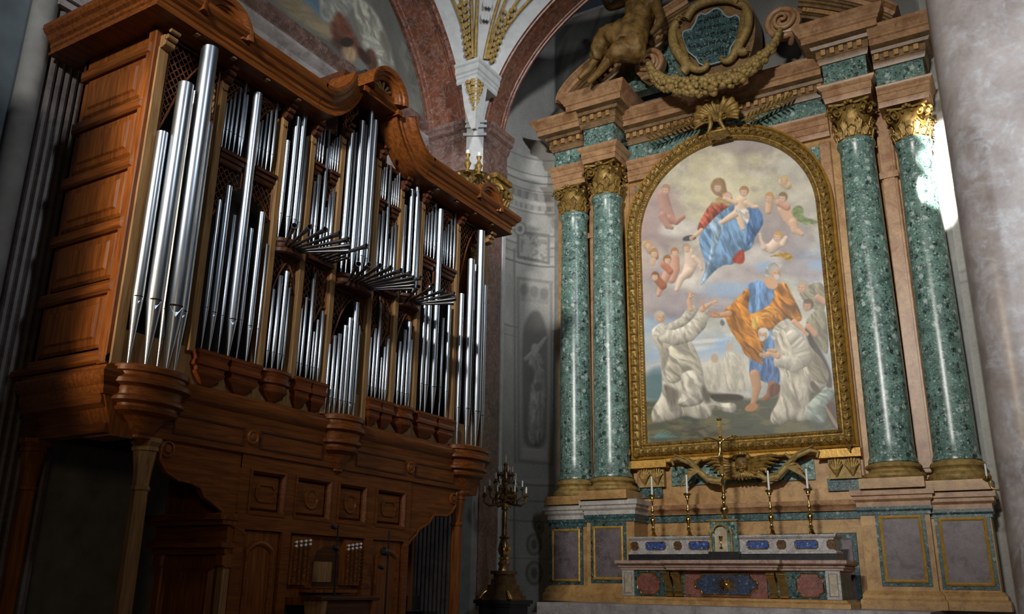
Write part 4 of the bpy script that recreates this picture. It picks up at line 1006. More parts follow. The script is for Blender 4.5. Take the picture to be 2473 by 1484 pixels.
    # seated woman in red and blue with a child on the clouds
    F([(1702,520),(1735,490),(1770,488),(1800,500),(1830,510),(1845,530),(1838,552),(1822,570),(1818,600),(1790,612),(1775,640),(1740,640),(1700,682),(1690,690),(1708,640),(1690,600),(1688,565)], (118,150,182), 2, .6, 62, 11, .15)
    F([(1798,500),(1830,498),(1846,530),(1832,560),(1815,585),(1800,600),(1805,550)], (88,118,160), 2, .6, 70, 9, .15)
    F([(1702,528),(1730,520),(1750,540),(1738,575),(1722,620),(1708,672),(1700,684),(1690,690),(1712,630),(1722,560)], (160,184,204), 2, .6, 70, 9, .1)
    F([(1775,615),(1795,598),(1800,630),(1790,640),(1765,632)], (164,72,56), 2, .3)
    F([(1710,500),(1722,488),(1756,462),(1768,470),(1768,495),(1740,512),(1712,540),(1694,562),(1682,556),(1692,530)], (176,98,80), 2, .6, 55, 8, .15)
    F([(1718,488),(1740,474),(1768,492),(1758,500),(1740,488),(1716,500)], (196,172,124), 2, .4, 20, 7)
    F([(1714,452),(1722,434),(1738,428),(1752,436),(1754,458),(1762,474),(1745,478),(1724,470)], (164,136,104), 2, .2, 70, 8)
    cv.face(1735,452,14,(226,194,168),(164,136,104),-.5,.6)
    F([(1742,470),(1762,462),(1770,480),(1752,486)], (222,188,162), 2)
    L_(((1694,556),(1684,566),(1676,572)), [5,5,3], (220,186,160)); F([(1648,575),(1662,568),(1682,570),(1680,580),(1650,584)], (86,86,90), 1.5)
    for pts, w in ((((1790,486),(1788,508),(1786,520)),(14,15,13)),(((1786,520),(1790,540),(1794,552)),(9,8,5)),(((1778,515),(1758,528),(1742,538)),(9,7,5)),(((1776,490),(1760,484),(1750,480)),(6,5,4)),(((1802,490),(1818,500),(1828,500)),(6,5,4))): L_(pts, list(w), (228,196,168), 2, .25)
    F([(1774,505),(1800,500),(1812,515),(1806,545),(1796,530),(1780,520)], (218,206,192), 2, .4, 50, 6)
    cv.face(1797,463,14,(228,196,170),(176,130,94),-.2)
    # standing man in blue tunic and orange mantle
    F([(1800,690),(1830,676),(1850,684),(1880,680),(1895,710),(1880,770),(1870,860),(1880,900),(1882,930),(1860,930),(1830,915),(1812,920),(1808,870),(1812,790),(1800,740)], (108,142,182), 2, .6, 88, 10, .15)
    F([(1814,862),(1870,868),(1886,900),(1880,935),(1858,930),(1840,905),(1820,918),(1808,905)], (92,120,164), 2, .6, 85, 9, .15)
    F([(1870,690),(1898,680),(1912,712),(1930,745),(1940,775),(1915,780),(1900,765),(1880,790),(1850,800),(1838,870),(1845,880),(1836,880),(1800,860),(1792,840),(1775,815),(1760,790),(1745,752),(1765,738),(1790,712),(1802,695),(1812,705),(1806,740),(1810,762),(1840,750),(1868,730)], (178,116,44), 2, .9, 50, 11, .25)
    F([(1812,762),(1840,748),(1870,742),(1882,752),(1850,770),(1822,775)], (200,138,58), 2, .5, 20, 8)
    F([(1820,760),(1836,770),(1828,800),(1812,790)], (214,172,84), 2, .4, 80, 7)
    L_(((1760,758),(1742,762),(1722,764)), [8,6,4], (196,146,112)); L_(((1735,760),(1720,752)), [3,2], (186,136,104)); F([(1742,770),(1752,780),(1746,790),(1738,782)], (112,112,112), 1.5)
    L_(((1918,778),(1932,790),(1942,800)), [7,6,4], (206,160,126))
    F([(1844,690),(1850,660),(1868,655),(1882,690),(1866,702)], (208,164,130), 2)
    F([(1846,665),(1850,645),(1866,634),(1884,634),(1892,644),(1880,648),(1862,668),(1852,672)], (176,170,160), 1.6, .5, 40, 5)
    cv.face(1872,658,17,(212,166,134),(176,170,160),.75,-.3,(204,202,194))
    L_(((1822,905),(1828,935),(1822,965),(1815,985)), [12,11,7,6], (190,146,112)); F([(1798,985),(1815,972),(1835,980),(1820,995),(1800,994)], (186,132,92), 1.6)
    L_(((1865,930),(1858,955),(1846,965)), [10,8,6], (150,104,72))
    F([(1856,930),(1885,925),(1886,950),(1858,965)], (120,80,60), 2, .4)
    # monks at the right
    rb = (128,116,94)
    F([(1928,705),(1950,690),(1975,680),(1992,690),(1994,760),(1960,745),(1938,725)], (146,138,116), 2, .5, 55, 9, .15)
    cv.face(1938,693,16,(210,168,140),(172,156,136),-.5)
    F([(1950,768),(1975,745),(1996,750),(2003,860),(1985,850),(1965,815),(1945,790)], (140,132,108), 2, .5, 65, 9, .2)
    cv.face(1951,738,16,(196,150,120),(100,84,70),-.6)
    L_(((1952,790),(1968,808)), [8,7], (196,148,118)); L_(((1975,718),(1992,730)), [7,7], (196,152,124))
    F([(1940,790),(1955,800),(1975,835),(1990,860),(2008,900),(2012,950),(1990,930),(1960,850)], (70,62,54), 3, .4, 60, 9)
    # kneeling white-robed figure at the left, arms raised
    wh = (188,180,163)
    F([(1582,790),(1600,778),(1622,782),(1650,810),(1672,826),(1690,870),(1700,905),(1705,940),(1712,960),(1735,975),(1780,972),(1778,1000),(1745,995),(1722,985),(1718,1012),(1690,1015),(1660,1005),(1640,1010),(1605,1020),(1575,1025),(1572,990),(1600,955),(1598,900),(1592,850),(1578,820),(1572,800)], wh, 2, .55, 68, 15, .25)
    F([(1608,838),(1640,830),(1672,850),(1690,880),(1700,910),(1680,905),(1650,915),(1625,930),(1605,915)], (186,178,158), 2, .6, 40, 13, .2)
    F([(1640,905),(1670,892),(1695,905),(1705,940),(1700,975),(1660,985),(1630,980),(1650,950)], (196,188,172), 2, .45, 60, 14, .25)
    F([(1600,925),(1620,935),(1645,945),(1628,985),(1612,975)], (120,112,100), 4, .4, 70, 9)
    F([(1692,925),(1712,945),(1718,975),(1700,975)], (116,108,96), 4, .3)
    F([(1600,838),(1618,842),(1612,880),(1598,900),(1596,860)], (150,142,128), 3, .3, 80, 8)
    L_(((1618,792),(1650,778),(1672,750)), [10,12,12], (178,170,155), 1.4, .25, .2); L_(((1606,812),(1632,816),(1662,806),(1688,782),(1700,754)), [16,19,20,18,14], (190,182,166), 1.4, .25, .22)
    L_(((1668,748),(1664,730),(1666,716)), [6,6,3], (206,166,136)); L_(((1696,748),(1706,740),(1720,732)), [7,6,3], (204,164,134)); L_(((1700,742),(1694,728)), [3,2], (198,156,128))
    cv.face(1594,766,16,(208,170,142),(186,172,154),.55,.5)
    F([(1578,800),(1592,782),(1614,780),(1606,796),(1590,806),(1584,830)], (194,188,174), 2, .4, 60, 7)
    # kneeling white-robed figure at the right, hands joined
    F([(1868,790),(1892,772),(1912,790),(1940,812),(1960,842),(1985,870),(2002,900),(2000,930),(1975,950),(1960,945),(1955,985),(1985,1000),(1990,1020),(1950,1015),(1935,1020),(1905,1015),(1890,1030),(1862,1025),(1860,1000),(1880,970),(1886,930),(1884,890),(1866,885),(1872,840),(1866,815)], (186,177,159), 2, .55, 72, 15, .25)
    F([(1938,820),(1962,845),(1988,872),(2002,902),(1998,930),(1972,925),(1952,900),(1946,870)], (142,132,112), 3, .5, 55, 12, .2)
    L_(((1914,812),(1934,838),(1938,866),(1916,880),(1884,872)), [15,20,22,19,14], (190,182,165), 1.4, .25, .22)
    L_(((1878,860),(1862,852),(1846,860)), [8,8,5], (208,168,136)); L_(((1872,848),(1855,846)), [5,3], (204,162,130))
    cv.face(1843,808,17,(206,166,136),(208,200,188),-.5,.8,(206,200,190))
    F([(1866,795),(1892,770),(1906,785),(1885,800),(1870,825),(1862,815)], (192,184,168), 2, .4, 40, 7)
    F([(1925,922),(1950,925),(1952,980),(1930,985)], (192,183,166), 3, .3, 88, 8); F([(1960,915),(1985,945),(1978,955),(1955,935)], (96,88,74), 2)
    F([(1950,975),(1990,940),(2012,935),(2016,955),(1990,985),(2000,1020),(1970,1025),(1945,1005)], (150,160,148), 2, .5, 40, 10, .2)
    F([(1990,980),(2018,965),(2024,1035),(2010,1035)], (88,60,50), 2); F([(1990,982),(1996,980),(2028,1034),(2018,1036)], (150,138,110), 1.5)
    F([(1890,1040),(1948,1012),(1952,1016),(1896,1044)], (120,110,84), 1.5)
    for hx, hy, ax, ay, c in ((1666,716,.15,-1,(206,166,136)),(1722,731,.9,-.45,(204,164,134)),(1722,764,-.9,-.35,(196,146,112)),(1944,802,.6,.75,(206,160,126)),(1846,858,-.95,-.1,(208,168,136)),(1676,572,-.8,.5,(220,186,160))):
        for q in range(4):
            o = (q-1.5)*.28; dx, dy = ax*math.cos(o)-ay*math.sin(o), ax*math.sin(o)+ay*math.cos(o); L_(((hx,hy),(hx+dx*(13-abs(q-1.5)*2),hy+dy*(13-abs(q-1.5)*2))), [2.4,1.3], c, 1)
        L_(((hx-ax*3,hy-ay*3),(hx-ay*9+ax*3,hy+ax*9+ay*3)), [2.6,1.6], c, 1)
    # pale shades far behind
    gh = (198,190,172)
    F([(1700,905),(1712,870),(1728,862),(1742,880),(1738,945),(1715,948),(1704,930)], gh, 4, .3, 80, 8, .1, .8); B(1726,866,9,11,(186,160,134),.4,0,.8)
    F([(1746,860),(1760,842),(1785,852),(1800,890),(1808,945),(1780,950),(1752,945),(1745,905)], gh, 4, .3, 80, 8, .1, .85); B(1762,838,10,13,(194,172,148),.4,0,.8)
    for k in range(9): L_(((1585,1058),(1572+k*8,1040+abs(4-k)*4)), [4,1.5], (104,130,122))
    F([(1640,1040),(1670,1030),(1720,1032),(1760,1045),(1740,1065),(1660,1068)], (98,92,74), 4, .5, 10, 8)
PXo = FXo-.50
def pic_mask(V):
    x = V[:,0]-CX; z = V[:,2]; r = FXo-.36
    return (np.abs(x) <= r+.01) & (z >= zbot+.36) & ((z <= spr) | (x*x+(z-spr)**2 <= r*r+.02))
pic = painted_grid('altar_painting', lambda u, v: (CX-2.26+4.52*u, WY-.25, zbot+.33+(spr+2.26-zbot-.33)*v), 400, 690, paint_altar, M['canvas'], mask=pic_mask)
tag(pic, 'large round-topped devotional painting with robed figures and clouds inside the gilt frame', 'painting')

# scallop shell and laurel sprays at the head of the frame
sh0 = on_y(1738, 330, WY-.55)
she = thing('scallop_shell', 'gilded scallop shell above the top of the picture frame', 'shell', sh0)
sm_ = MB(); c0 = Vector(on_y(1738, 298, WY-.6)); R0 = .60
def shell_pt(u, v):
    a = PI*(-.12+1.24*u); ribs = .5+.5*math.cos(u*11*2*PI); r = R0*v*(1+.05*ribs*v)
    return (c0.x+r*math.cos(a)*.98, c0.y-.10-.30*math.sin(PI*v*.62)-.05*ribs*v+.10*v, c0.z+.05+r*math.sin(a)*1.02)
sm_.grid(shell_pt, 88, 12)
so = sm_.build('fan', M['gold'], she, smooth=70); md = so.modifiers.new('thick','SOLIDIFY'); md.thickness = .04
sv = MB()
for s in (-1,1):
    volute(sv, (c0.x+s*.22, c0.y-.34, c0.z-.02), (s,0,0), (0,0,1), .13, .05, 1.5)
    sv.tube([(c0.x+s*.14,c0.y-.34,c0.z+.1),(c0.x+s*.12,c0.y-.36,c0.z-.18),(c0.x+s*.20,c0.y-.32,c0.z-.36)], [.05,.06,.04], 8)
sv.bbox(FY(c0.y), c0.x-.26, c0.x+.26, c0.z-.42, c0.z-.33, 0, .36, .03)
sv.build('scroll_bracket', M['gold'], she, smooth=60)
for sgn, pts, lab in ((-1, ((1690,292),(1660,300),(1630,312),(1596,330),(1566,340)), 'gilt laurel spray on the green frieze to the left of the shell'), (1, ((1788,292),(1815,285),(1845,268),(1880,250),(1912,236)), 'gilt laurel spray on the green frieze to the right of the shell')):
    P_ = [on_y(x, y, WY-.56) for x, y in pts]
    br = thing('laurel_spray', lab, 'leaf spray', P_[0], 'laurel sprays beside the shell')
    m = MB(); m.tube([tuple(p) for p in P_], [.025,.024,.022,.018,.01], 6); m.build('stem', M['gold'], br, smooth=60)
    m = MB(); T = np.linspace(0,1,len(P_)); A = np.array(P_)
    for k in range(22):
        s = .08+.9*k/22; c = np.array([np.interp(s,T,A[:,j]) for j in range(3)]); dz = (1 if k % 2 else -1)
        dx = sgn*.14; tip = c+np.array([dx, -.05, dz*.15+ .03*sgn*0])
        m.tube([tuple(c), tuple((c+tip)/2+np.array([0,-.04,0])), tuple(tip)], [.015,.05,.008], 6, .5)
    m.build('leaves', M['gold'], br, smooth=60)
# winged cherub ornament under the frame
ch0 = on_y(1795, 1150, WY-.4)
chb = thing('cherub_ornament', 'gilt winged cherub head with double scrolls under the picture frame', 'ornament', ch0)
hc = Vector(on_y(1793, 1122, WY-.42))
m = MB(); m.ball(hc, (.17,.17,.21), 16, 12); m.ball(hc+Vector((0,-.155,-.03)), (.03,.05,.045), 8, 6)
m.ball(hc+Vector((-.08,-.12,-.07)), (.06,.06,.06), 8, 6); m.ball(hc+Vector((.08,-.12,-.07)), (.06,.06,.06), 8, 6); m.ball(hc+Vector((0,-.12,-.15)), (.06,.05,.05), 8, 6)
m.tube([hc+Vector((-.05,-.165,-.10)), hc+Vector((0,-.175,-.108)), hc+Vector((.05,-.165,-.10))], [.012,.018,.012], 6)
hd = m.build('head', M['bronze_angel'], chb, smooth=60)
m = MB()
for s in (-1,1): m.ball(hc+Vector((s*.065,-.155,.03)), (.025,.02,.016), 8, 6)
m.build('eyes', M['bronze'], hd, smooth=60)
m = MB()
for k in range(26):
    a = rnd.uniform(0,PI); e = rnd.uniform(.2,1.3); m.ball(hc+Vector((.17*math.cos(a)*math.cos(e*.5), -.10*math.sin(e*2)+.02, .12+.11*math.sin(a))), rnd.uniform(.04,.065), 7, 5)
m.build('curls', M['gold'], hd, smooth=60)
for s, nm in ((-1,'l'),(1,'r')):
    m = MB()
    for k in range(7):
        m.tube([hc+Vector((s*.14,-.02,.02-.03*k)), hc+Vector((s*(.40-.02*k),-.09,.12-.07*k)), hc+Vector((s*(.68-.05*k),-.08,.15-.075*k)), hc+Vector((s*(.90-.085*k),-.03,.12-.075*k))], [.05,.07,.06,.025], 7, .7)
    m.build('wing', M['gold'], chb, smooth=60)
for s in (-1,1):
    m = MB()
    e = Vector((hc.x+s*1.68, hc.y, hc.z+.12)); pts = [Vector((hc.x+s*1.62,hc.y,hc.z+.06)), Vector((hc.x+s*1.66,hc.y,hc.z+.17)), Vector((hc.x+s*1.5,hc.y-.03,hc.z+.22)), Vector((hc.x+s*1.2,hc.y-.06,hc.z+.10)), Vector((hc.x+s*.98,hc.y-.08,hc.z-.12)), Vector((hc.x+s*.78,hc.y-.08,hc.z-.32)), Vector((hc.x+s*.52,hc.y-.08,hc.z-.36)), Vector((hc.x+s*.36,hc.y-.08,hc.z-.24)), Vector((hc.x+s*.42,hc.y-.08,hc.z-.12)), Vector((hc.x+s*.54,hc.y-.08,hc.z-.15)), Vector((hc.x+s*.53,hc.y-.08,hc.z-.22))]
    m.tube(pts, [.03,.045,.055,.065,.075,.075,.07,.06,.05,.04,.03], 8)
    m.tube([p+Vector((s*.07,-.04,.08)) for p in pts[2:7]], [.02,.03,.035,.03,.02], 6); m.tube([p+Vector((-s*.07,-.03,-.07)) for p in pts[2:7]], [.02,.025,.03,.025,.02], 6)
    for j in range(6): m.tube([pts[4]+Vector((0,-.05,0)), pts[4]+Vector((s*(.10+.05*j),-.10,.10-.06*j)), pts[4]+Vector((s*(.20+.05*j),-.04,.16-.10*j))], [.02,.035,.012], 6)
    m.tube([Vector((hc.x+s*1.0,hc.y-.05,hc.z-.10)), Vector((hc.x+s*1.22,hc.y-.08,hc.z-.10)), Vector((hc.x+s*1.34,hc.y-.06,hc.z-.22))], [.05,.05,.02], 7)
    m.tube([Vector((hc.x+s*1.3,hc.y,hc.z+.2)), Vector((hc.x+s*1.1,hc.y,hc.z+.05)), Vector((hc.x+s*.95,hc.y,hc.z+.18))], [.05,.08,.03], 8)
    m.build('scroll', M['gold_pale'], chb, smooth=60)
m = MB()
for k in range(9): m.tube([hc+Vector((0,-.05,-.16)), hc+Vector(((k-4)*.06,-.10,-.27)), hc+Vector(((k-4)*.095,-.06,-.36+.012*abs(k-4)))], [.04,.05,.02], 6)
m.build('leaf_collar', M['gold'], chb, smooth=60)
for pa, pb, lab in (((1537,1152),(1603,1150),'gilt acanthus bracket under the left end of the picture frame'),((1995,1128),(2080,1124),'gilt acanthus bracket under the right end of the picture frame')):
    x0 = ux(*pa, WY-.3); x1 = ux(*pb, WY-.3); z = 4.12
    t = thing('acanthus_bracket', lab, 'bracket', ((x0+x1)/2, WY-.2, z-.2), 'acanthus brackets under the frame')
    m = MB(); m.fbox(LW, x0+.03, x1-.03, z-.16, z+.30, .06, .22); m.build('block', M['gold_pale'], t)
    m = MB()
    for c in (x0+(x1-x0)*.27, x0+(x1-x0)*.73):
        for k in range(7):
            a = (k-3)*.42; m.tube([(c,WY-.24,z-.10),(c+.07*math.sin(a),WY-.30,z+.06),(c+.15*math.sin(a),WY-.27,z+.10+.17*math.cos(a))], [.02,.035,.02], 6)
    m.build('leaves', M['gold'], t, smooth=60)
# ------------------------------------------------------------------ the organ
OX = -9.0; OC = 9.93                       # facade plane and its axis
F = FX(OX)
def oy(px, py, X=OX): return on_x(px, py, X)[1]
def oz(px, py, X=OX): return on_x(px, py, X)[2]
YA, YB = 5.98, 13.88
org = thing('pipe_organ', 'large oak pipe organ on posts with rows of silver pipes', 'pipe organ', (-9.8, OC, 0))
MUL = [7.05, 8.20, 8.81, 9.48]; MUL = MUL+[2*OC-y for y in MUL[::-1]]
# carcass
MB().box(-10.55,-9.0,YA,YA+.05,3.72,8.55).build('side_panel_near', M['wood'], org)
MB().box(-10.55,-9.0,YB-.05,YB,3.72,8.55).build('side_panel_far', M['wood'], org)
MB().box(-10.6,-10.5,YA,YB,3.7,8.55).build('case_back', M['wood_dark'], org)
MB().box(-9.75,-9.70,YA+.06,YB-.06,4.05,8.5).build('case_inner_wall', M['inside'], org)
# framed panels on the near side
rails = [4.12, 4.98, 5.78, 6.60, 7.42, 8.22]
for k in range(5):
    z0, z1 = rails[k]+.12, rails[k+1]-.03
    p = MB(); p.bbox(FY(YA), -10.42, -9.16, z0, z1, 0, .035, .06); p.bbox(FY(YA), -10.30, -9.28, z0+.12, z1-.12, .03, .06, .04); p.build('side_field', M['wood'], org)
for k, z in enumerate(rails):
    p = MB(); p.bbox(FY(YA), -10.52, -9.06, z-.06, z+.10, 0, .085, .03); p.build('side_rail', M['wood_x'], org)
p = MB(); p.bbox(FY(YA), -9.16, -9.0, 4.05, 8.5, 0, .06, .015); p.build('corner_stile', M['wood'], org)
# corner strips and mullions with small scroll brackets
def scroll_bracket(mb, y, z, w):
    mb.fbox(F, y-w*.5, y+w*.5, z-.18, z+.0, 0, .09)
    for k in range(3): mb.lathe([(.045-.008*k,-w*.55),(.045-.008*k,w*.55)], (OX+.09+.05*k, y, z-.13+.075*k), 10, axis=(0,1,0))
for y in MUL:
    zt = 8.30 if abs(y-OC) > .6 else 8.60
    zb = 4.44 if abs(y-OC) > .6 else 4.05
    p = MB(); p.bbox(F, y-.055, y+.055, zb, zt, -.12, .05, .012); st = p.build('mullion', M['wood_pale'], org)
    q = MB(); scroll_bracket(q, y, zt+.16, .10); q.build('scroll_bracket', M['wood_dark'], st)
    q = MB(); q.tube([(OX+.055,y-.05,zt-.12),(OX+.06,y-.02,zt-.15),(OX+.06,y+.02,zt-.13),(OX+.055,y+.05,zt-.17)], .008, 4); q.build('incised_line', M['wood_dark'], st)
for y0, y1 in ((YA,YA+.15),(YB-.15,YB)):
    p = MB(); p.bbox(F, y0, y1, 4.05, 8.26, -.3, .02, .012); st = p.build('corner_strip', M['wood_pale'], org)
    q = MB(); scroll_bracket(q, (y0+y1)/2, 8.42, .13); q.build('scroll_bracket', M['wood_pale'], st)
# roof slab and cornice
PC = [(-.02,0),(.36,0),(.36,.035),(.34,.05),(.34,.10),(.36,.12),(.36,.17),(.40,.20),(.43,.26),(.47,.29),(.50,.34),(.50,.40),(-.02,.41)]   # projection, height
ZC = 8.54
g = lambda u, v, d: (u, v, d)
def cornice_plan(path, nm):
    m = MB(); m.sweep(path, [(-p_, ZC+h) for p_, h in PC], g); m.build(nm, M['wood_h'], org, smooth=20)
cornice_plan([(-10.9, YA), (OX, YA), (OX, 8.55)], 'cornice_near')
cornice_plan([(OX, 2*OC-8.55), (OX, YB), (-10.9, YB)], 'cornice_far')
og = [(8.55,8.54),(8.72,8.555),(8.88,8.60),(9.03,8.685),(9.16,8.80),(9.28,8.93),(9.38,9.07),(9.45,9.20),(9.50,9.34)]
for sg in (1,-1):
    path = og if sg == 1 else [(2*OC-y, z) for y, z in og[::-1]]
    m = MB(); m.sweep(path, [(h, p_) for p_, h in PC], F); m.build('cornice_ogee', M['wood_h'], org, smooth=20)
    e = path[-1] if sg == 1 else path[0]
    m = MB(); yy = 9.50 if sg == 1 else 2*OC-9.50
    m.fbox(F, min(yy-.07*sg,yy+.05*sg), max(yy-.07*sg,yy+.05*sg), 9.33, 9.42, -.02, .44)
    m.build('ogee_end_block', M['wood_h'], org)
def little_arch(yc, zb, R, nm, d=.40):
    n = 24; path = [(yc-R, zb)]+[(yc-R*math.cos(PI*i/n), zb+.02+R*math.sin(PI*i/n)) for i in range(n+1)]+[(yc+R, zb)]
    m = MB(); m.sweep(path, [(-.20,-.02),(-.20,d-.02),(-.16,d+.02),(-.15,d+.02),(-.14,d+.05),(-.09,d+.06),(-.08,d+.09),(-.03,d+.11),(0,d+.11),(0,-.02)], F)
    a = m.build(nm, M['wood_h'], org, smooth=25)
    q = MB(); hole = [(yc+.5*R*math.cos(t), zb+.10+.42*R*math.sin(t)) for t in np.linspace(0, PI, 13)]
    # spandrel plate with a fan-shaped opening
    outer = [(yc+(R-.16)*math.cos(t), zb+(R-.16)*math.sin(t)+.02) for t in np.linspace(0, PI, 13)]
    vs = [F(u,v,d-.04) for u,v in outer]+[F(u,v,d-.04) for u,v in hole]+[F(u,v,d-.12) for u,v in hole]
    fs = [(i,i+1,13+i+1,13+i) for i in range(12)]+[(13+i,13+i+1,26+i+1,26+i) for i in range(12)]
    q.add(vs, fs); q.fbox(F, yc-R+.1, yc+R-.1, zb-.02, zb+.10, d-.14, d-.04); q.build('spandrel_plate', M['wood_h'], a)
    q = MB()
    for t in (.5,.95,1.57,2.2,2.65): q.tube([F(yc,zb+.08,d-.08), F(yc+.46*R*math.cos(t), zb+.10+.40*R*math.sin(t), d-.08)], [.012,.03], 5)
    q.build('fan_tracery', M['wood_pale'], a)
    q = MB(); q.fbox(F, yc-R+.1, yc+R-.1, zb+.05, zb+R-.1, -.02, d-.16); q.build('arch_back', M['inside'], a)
little_arch(6.62, 8.78, .43, 'tower_arch'); little_arch(2*OC-6.62, 8.78, .43, 'tower_arch')
little_arch(OC, 9.46, .47, 'centre_arch', .47)
m = MB(); m.sweep([(9.50,9.36),(2*OC-9.50,9.36)], [(h, p_) for p_, h in [(-.02,0),(.38,0),(.38,.04),(.42,.07),(.42,.10),(-.02,.11)]], F); m.build('centre_arch_base', M['wood_h'], org)
m = MB(); m.box(-10.88,-8.98,YA-.02,9.3,8.545,8.62).box(-10.88,-8.98,2*OC-9.3,YB+.02,8.545,8.62).box(-10.88,-8.98,9.3,2*OC-9.3,9.34,9.40)
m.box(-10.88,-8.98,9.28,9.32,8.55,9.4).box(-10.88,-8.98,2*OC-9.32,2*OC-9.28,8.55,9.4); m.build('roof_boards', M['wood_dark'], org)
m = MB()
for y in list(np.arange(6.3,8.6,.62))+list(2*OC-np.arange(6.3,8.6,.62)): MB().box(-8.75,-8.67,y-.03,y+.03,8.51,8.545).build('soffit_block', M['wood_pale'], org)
m.box(-10.8,-9.05,9.45,2*OC-9.45,9.38,9.88); m.build('centre_shadow_box', M['wood_dark'], org)  # unseen box added behind the centre arch to raise the organ's shadow

# carved lattice screens
def lattice(poly, fr, sp=.075, w=.014, d=.02, mat='wood_lattice', edge=.016):
    P = [np.array(p) for p in poly]; m = MB(); A = np.array(P); lo = A.min(0)-.1; hi = A.max(0)+.1
    for s in (1,-1):
        dd = np.array([.62, .78*s]); nn = np.array([-dd[1], dd[0]])
        pr = A@nn
        for c in np.arange(pr.min()+sp*.5, pr.max(), sp):
            hits = []
            for a, b in zip(P, P[1:]+P[:1]):
                da, db = a@nn-c, b@nn-c
                if (da > 0) != (db > 0): q = a+(b-a)*(da/(da-db)); hits.append(q@dd)
            hits.sort()
            for a, b in zip(hits[::2], hits[1::2]):
                if b-a < .015: continue
                p0 = nn*c+dd*a; p1 = nn*c+dd*b
                m.prism([tuple(p0-nn*w/2), tuple(p1-nn*w/2), tuple(p1+nn*w/2), tuple(p0+nn*w/2)], fr, 0 if s == 1 else d*.5, d*.5 if s == 1 else d)
    m2 = MB(); pts = [fr(u, v, d*.5) for u, v in poly]; m2.tube(pts+[pts[0]], edge, 6)
    a = m.build('lattice_screen', M[mat], org, smooth=0); m2.build('carved_edge', M[mat], a, smooth=60); return a
def shade(y0, y1, zt, zl, zr, wob=.05, flip=False, d=-.03, sp=.075):
    # screen hanging under zt: deep at one side, shallow at the other, with a wavy lower edge
    n = 12; low = []
    for i in range(n+1):
        t = i/n; u = t if not flip else 1-t
        dep = zl*(1-u)**1.5+zr*u; low.append((y0+(y1-y0)*t, zt-dep-wob*.7*math.sin(u*PI*3.2)*.6*(1-u*.6)))
    lattice([(y0, zt),(y1, zt)][::-1]+low if not flip else [(y1,zt),(y0,zt)]+low, lambda u, v, q: F(u, v, d+q), sp)
shade(6.16, 6.74, 8.48, 1.35, .06); shade(6.80, 6.98, 8.48, 1.5, .08, flip=True)
shade(2*OC-6.98, 2*OC-6.42, 8.48, 1.5, .08); shade(2*OC-6.36, 2*OC-6.16, 8.48, .6, .06, flip=True)
for a, b in ((7.12,7.5),(2*OC-8.12,2*OC-7.75)): shade(a, b, 8.46, .42, .05)
for a, b in ((7.72,8.12),(2*OC-7.5,2*OC-7.12)): shade(a, b, 8.46, .05, .05); shade(a, a+.34, 8.44, .4, .05)
for a in (8.86, 9.28, 2*OC-9.42, 2*OC-9.0): shade(a, a+.18, 8.46, .5, .1)
shade(9.54, 9.8, 9.3, .7, .1); shade(2*OC-9.76, 2*OC-9.56, 9.3, .9, .1, flip=True)

# shelves inside the bays
def shelf(y0, y1, z, d0=-.3, d1=.06, nm='pipe_shelf'):
    m = MB(); pr = [(.04,0),(.04,.045),(.02,.055),(.0,.07),(.0,.12),(-.02,.13),(-.02,.17),(0.0,.18)]
    m.fbox(F, y0, y1, z-.05, z, d0, d1).fbox(F, y0+.02, y1-.02, z-.12, z-.05, d0, d1-.03).fbox(F, y0+.035, y1-.035, z-.19, z-.12, d0, d1-.055)
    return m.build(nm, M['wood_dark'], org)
ZB = oz(540,362); ZD = oz(756,388); ZC1 = oz(665,576); ZE1 = oz(825,668); ZD1 = oz(745,596)-.02
mir = lambda a, b: (2*OC-b, 2*OC-a)
HB = (7.11,7.56); HB2 = (7.74,8.14)
for a, b in (HB, HB2, mir(*HB), mir(*HB2)):
    shelf(a, b, ZB); shade(a, b, ZB-.19, .85 if a in (7.11, mir(*HB2)[0]) else .5, .25, .05, a > 7.6 and a < 9)
for a, b in ((8.87,9.08),(9.24,9.43)):
    for y0, y1 in ((a,b), mir(a,b)): shelf(y0, y1, ZD); shade(y0, y1, ZD-.19, .34, .12)
# trumpet shelves: rounded for the small towers, straight between them
def bowl(yc, hw, dep, prof, nm, mat='wood_h', n=24):
    m = MB(); vs = []
    for s, z in prof:
        for k in range(n+1):
            a = PI*k/n; vs.append((OX-.02+dep*s*math.sin(a)**.8, yc-hw*(s if s > 0 else 0)*math.cos(a), z))
    L = n+1; fs = [(i*L+k, i*L+k+1, (i+1)*L+k+1, (i+1)*L+k) for i in range(len(prof)-1) for k in range(n)]
    fs += [tuple(range(L)), tuple((len(prof)-1)*L+k for k in range(L))[::-1]]
    m.add(vs, fs); return m.build(nm, M[mat], org, smooth=18)
TS = [(1,.0),(1,-.05),(.93,-.07),(.9,-.12),(.97,-.15),(.97,-.2),(.85,-.22)]
for yc, hw, z, dep in ((8.505,.27,ZC1,.22),(OC,.40,ZE1,.30),(2*OC-8.505,.27,ZC1-.0,.22)):
    bowl(yc, hw, dep, [(s, z+h) for s, h in TS], 'trumpet_shelf', 'wood_dark')
    shade(yc-hw*.95, yc+hw*.15, z-.22, .85 if hw < .3 else 1.0, .08); shade(yc+hw*.3, yc+hw*.95, z-.22, .5, .06, flip=True)
for a, b in ((8.87,9.42), mir(8.87,9.42)):
    m = MB(); m.fbox(F, a, b, ZD1-.2, ZD1-.14, -.2, .10).fbox(F, a, b, ZD1-.06, ZD1, -.2, .12).fbox(F, a, b, ZD1-.14, ZD1-.06, -.2, .06); m.build('trumpet_shelf', M['wood_dark'], org)
    shade(a, a+.24, ZD1-.2, 1.0, .6); shade(a+.33, b, ZD1-.2, .6, .9, .05, True)

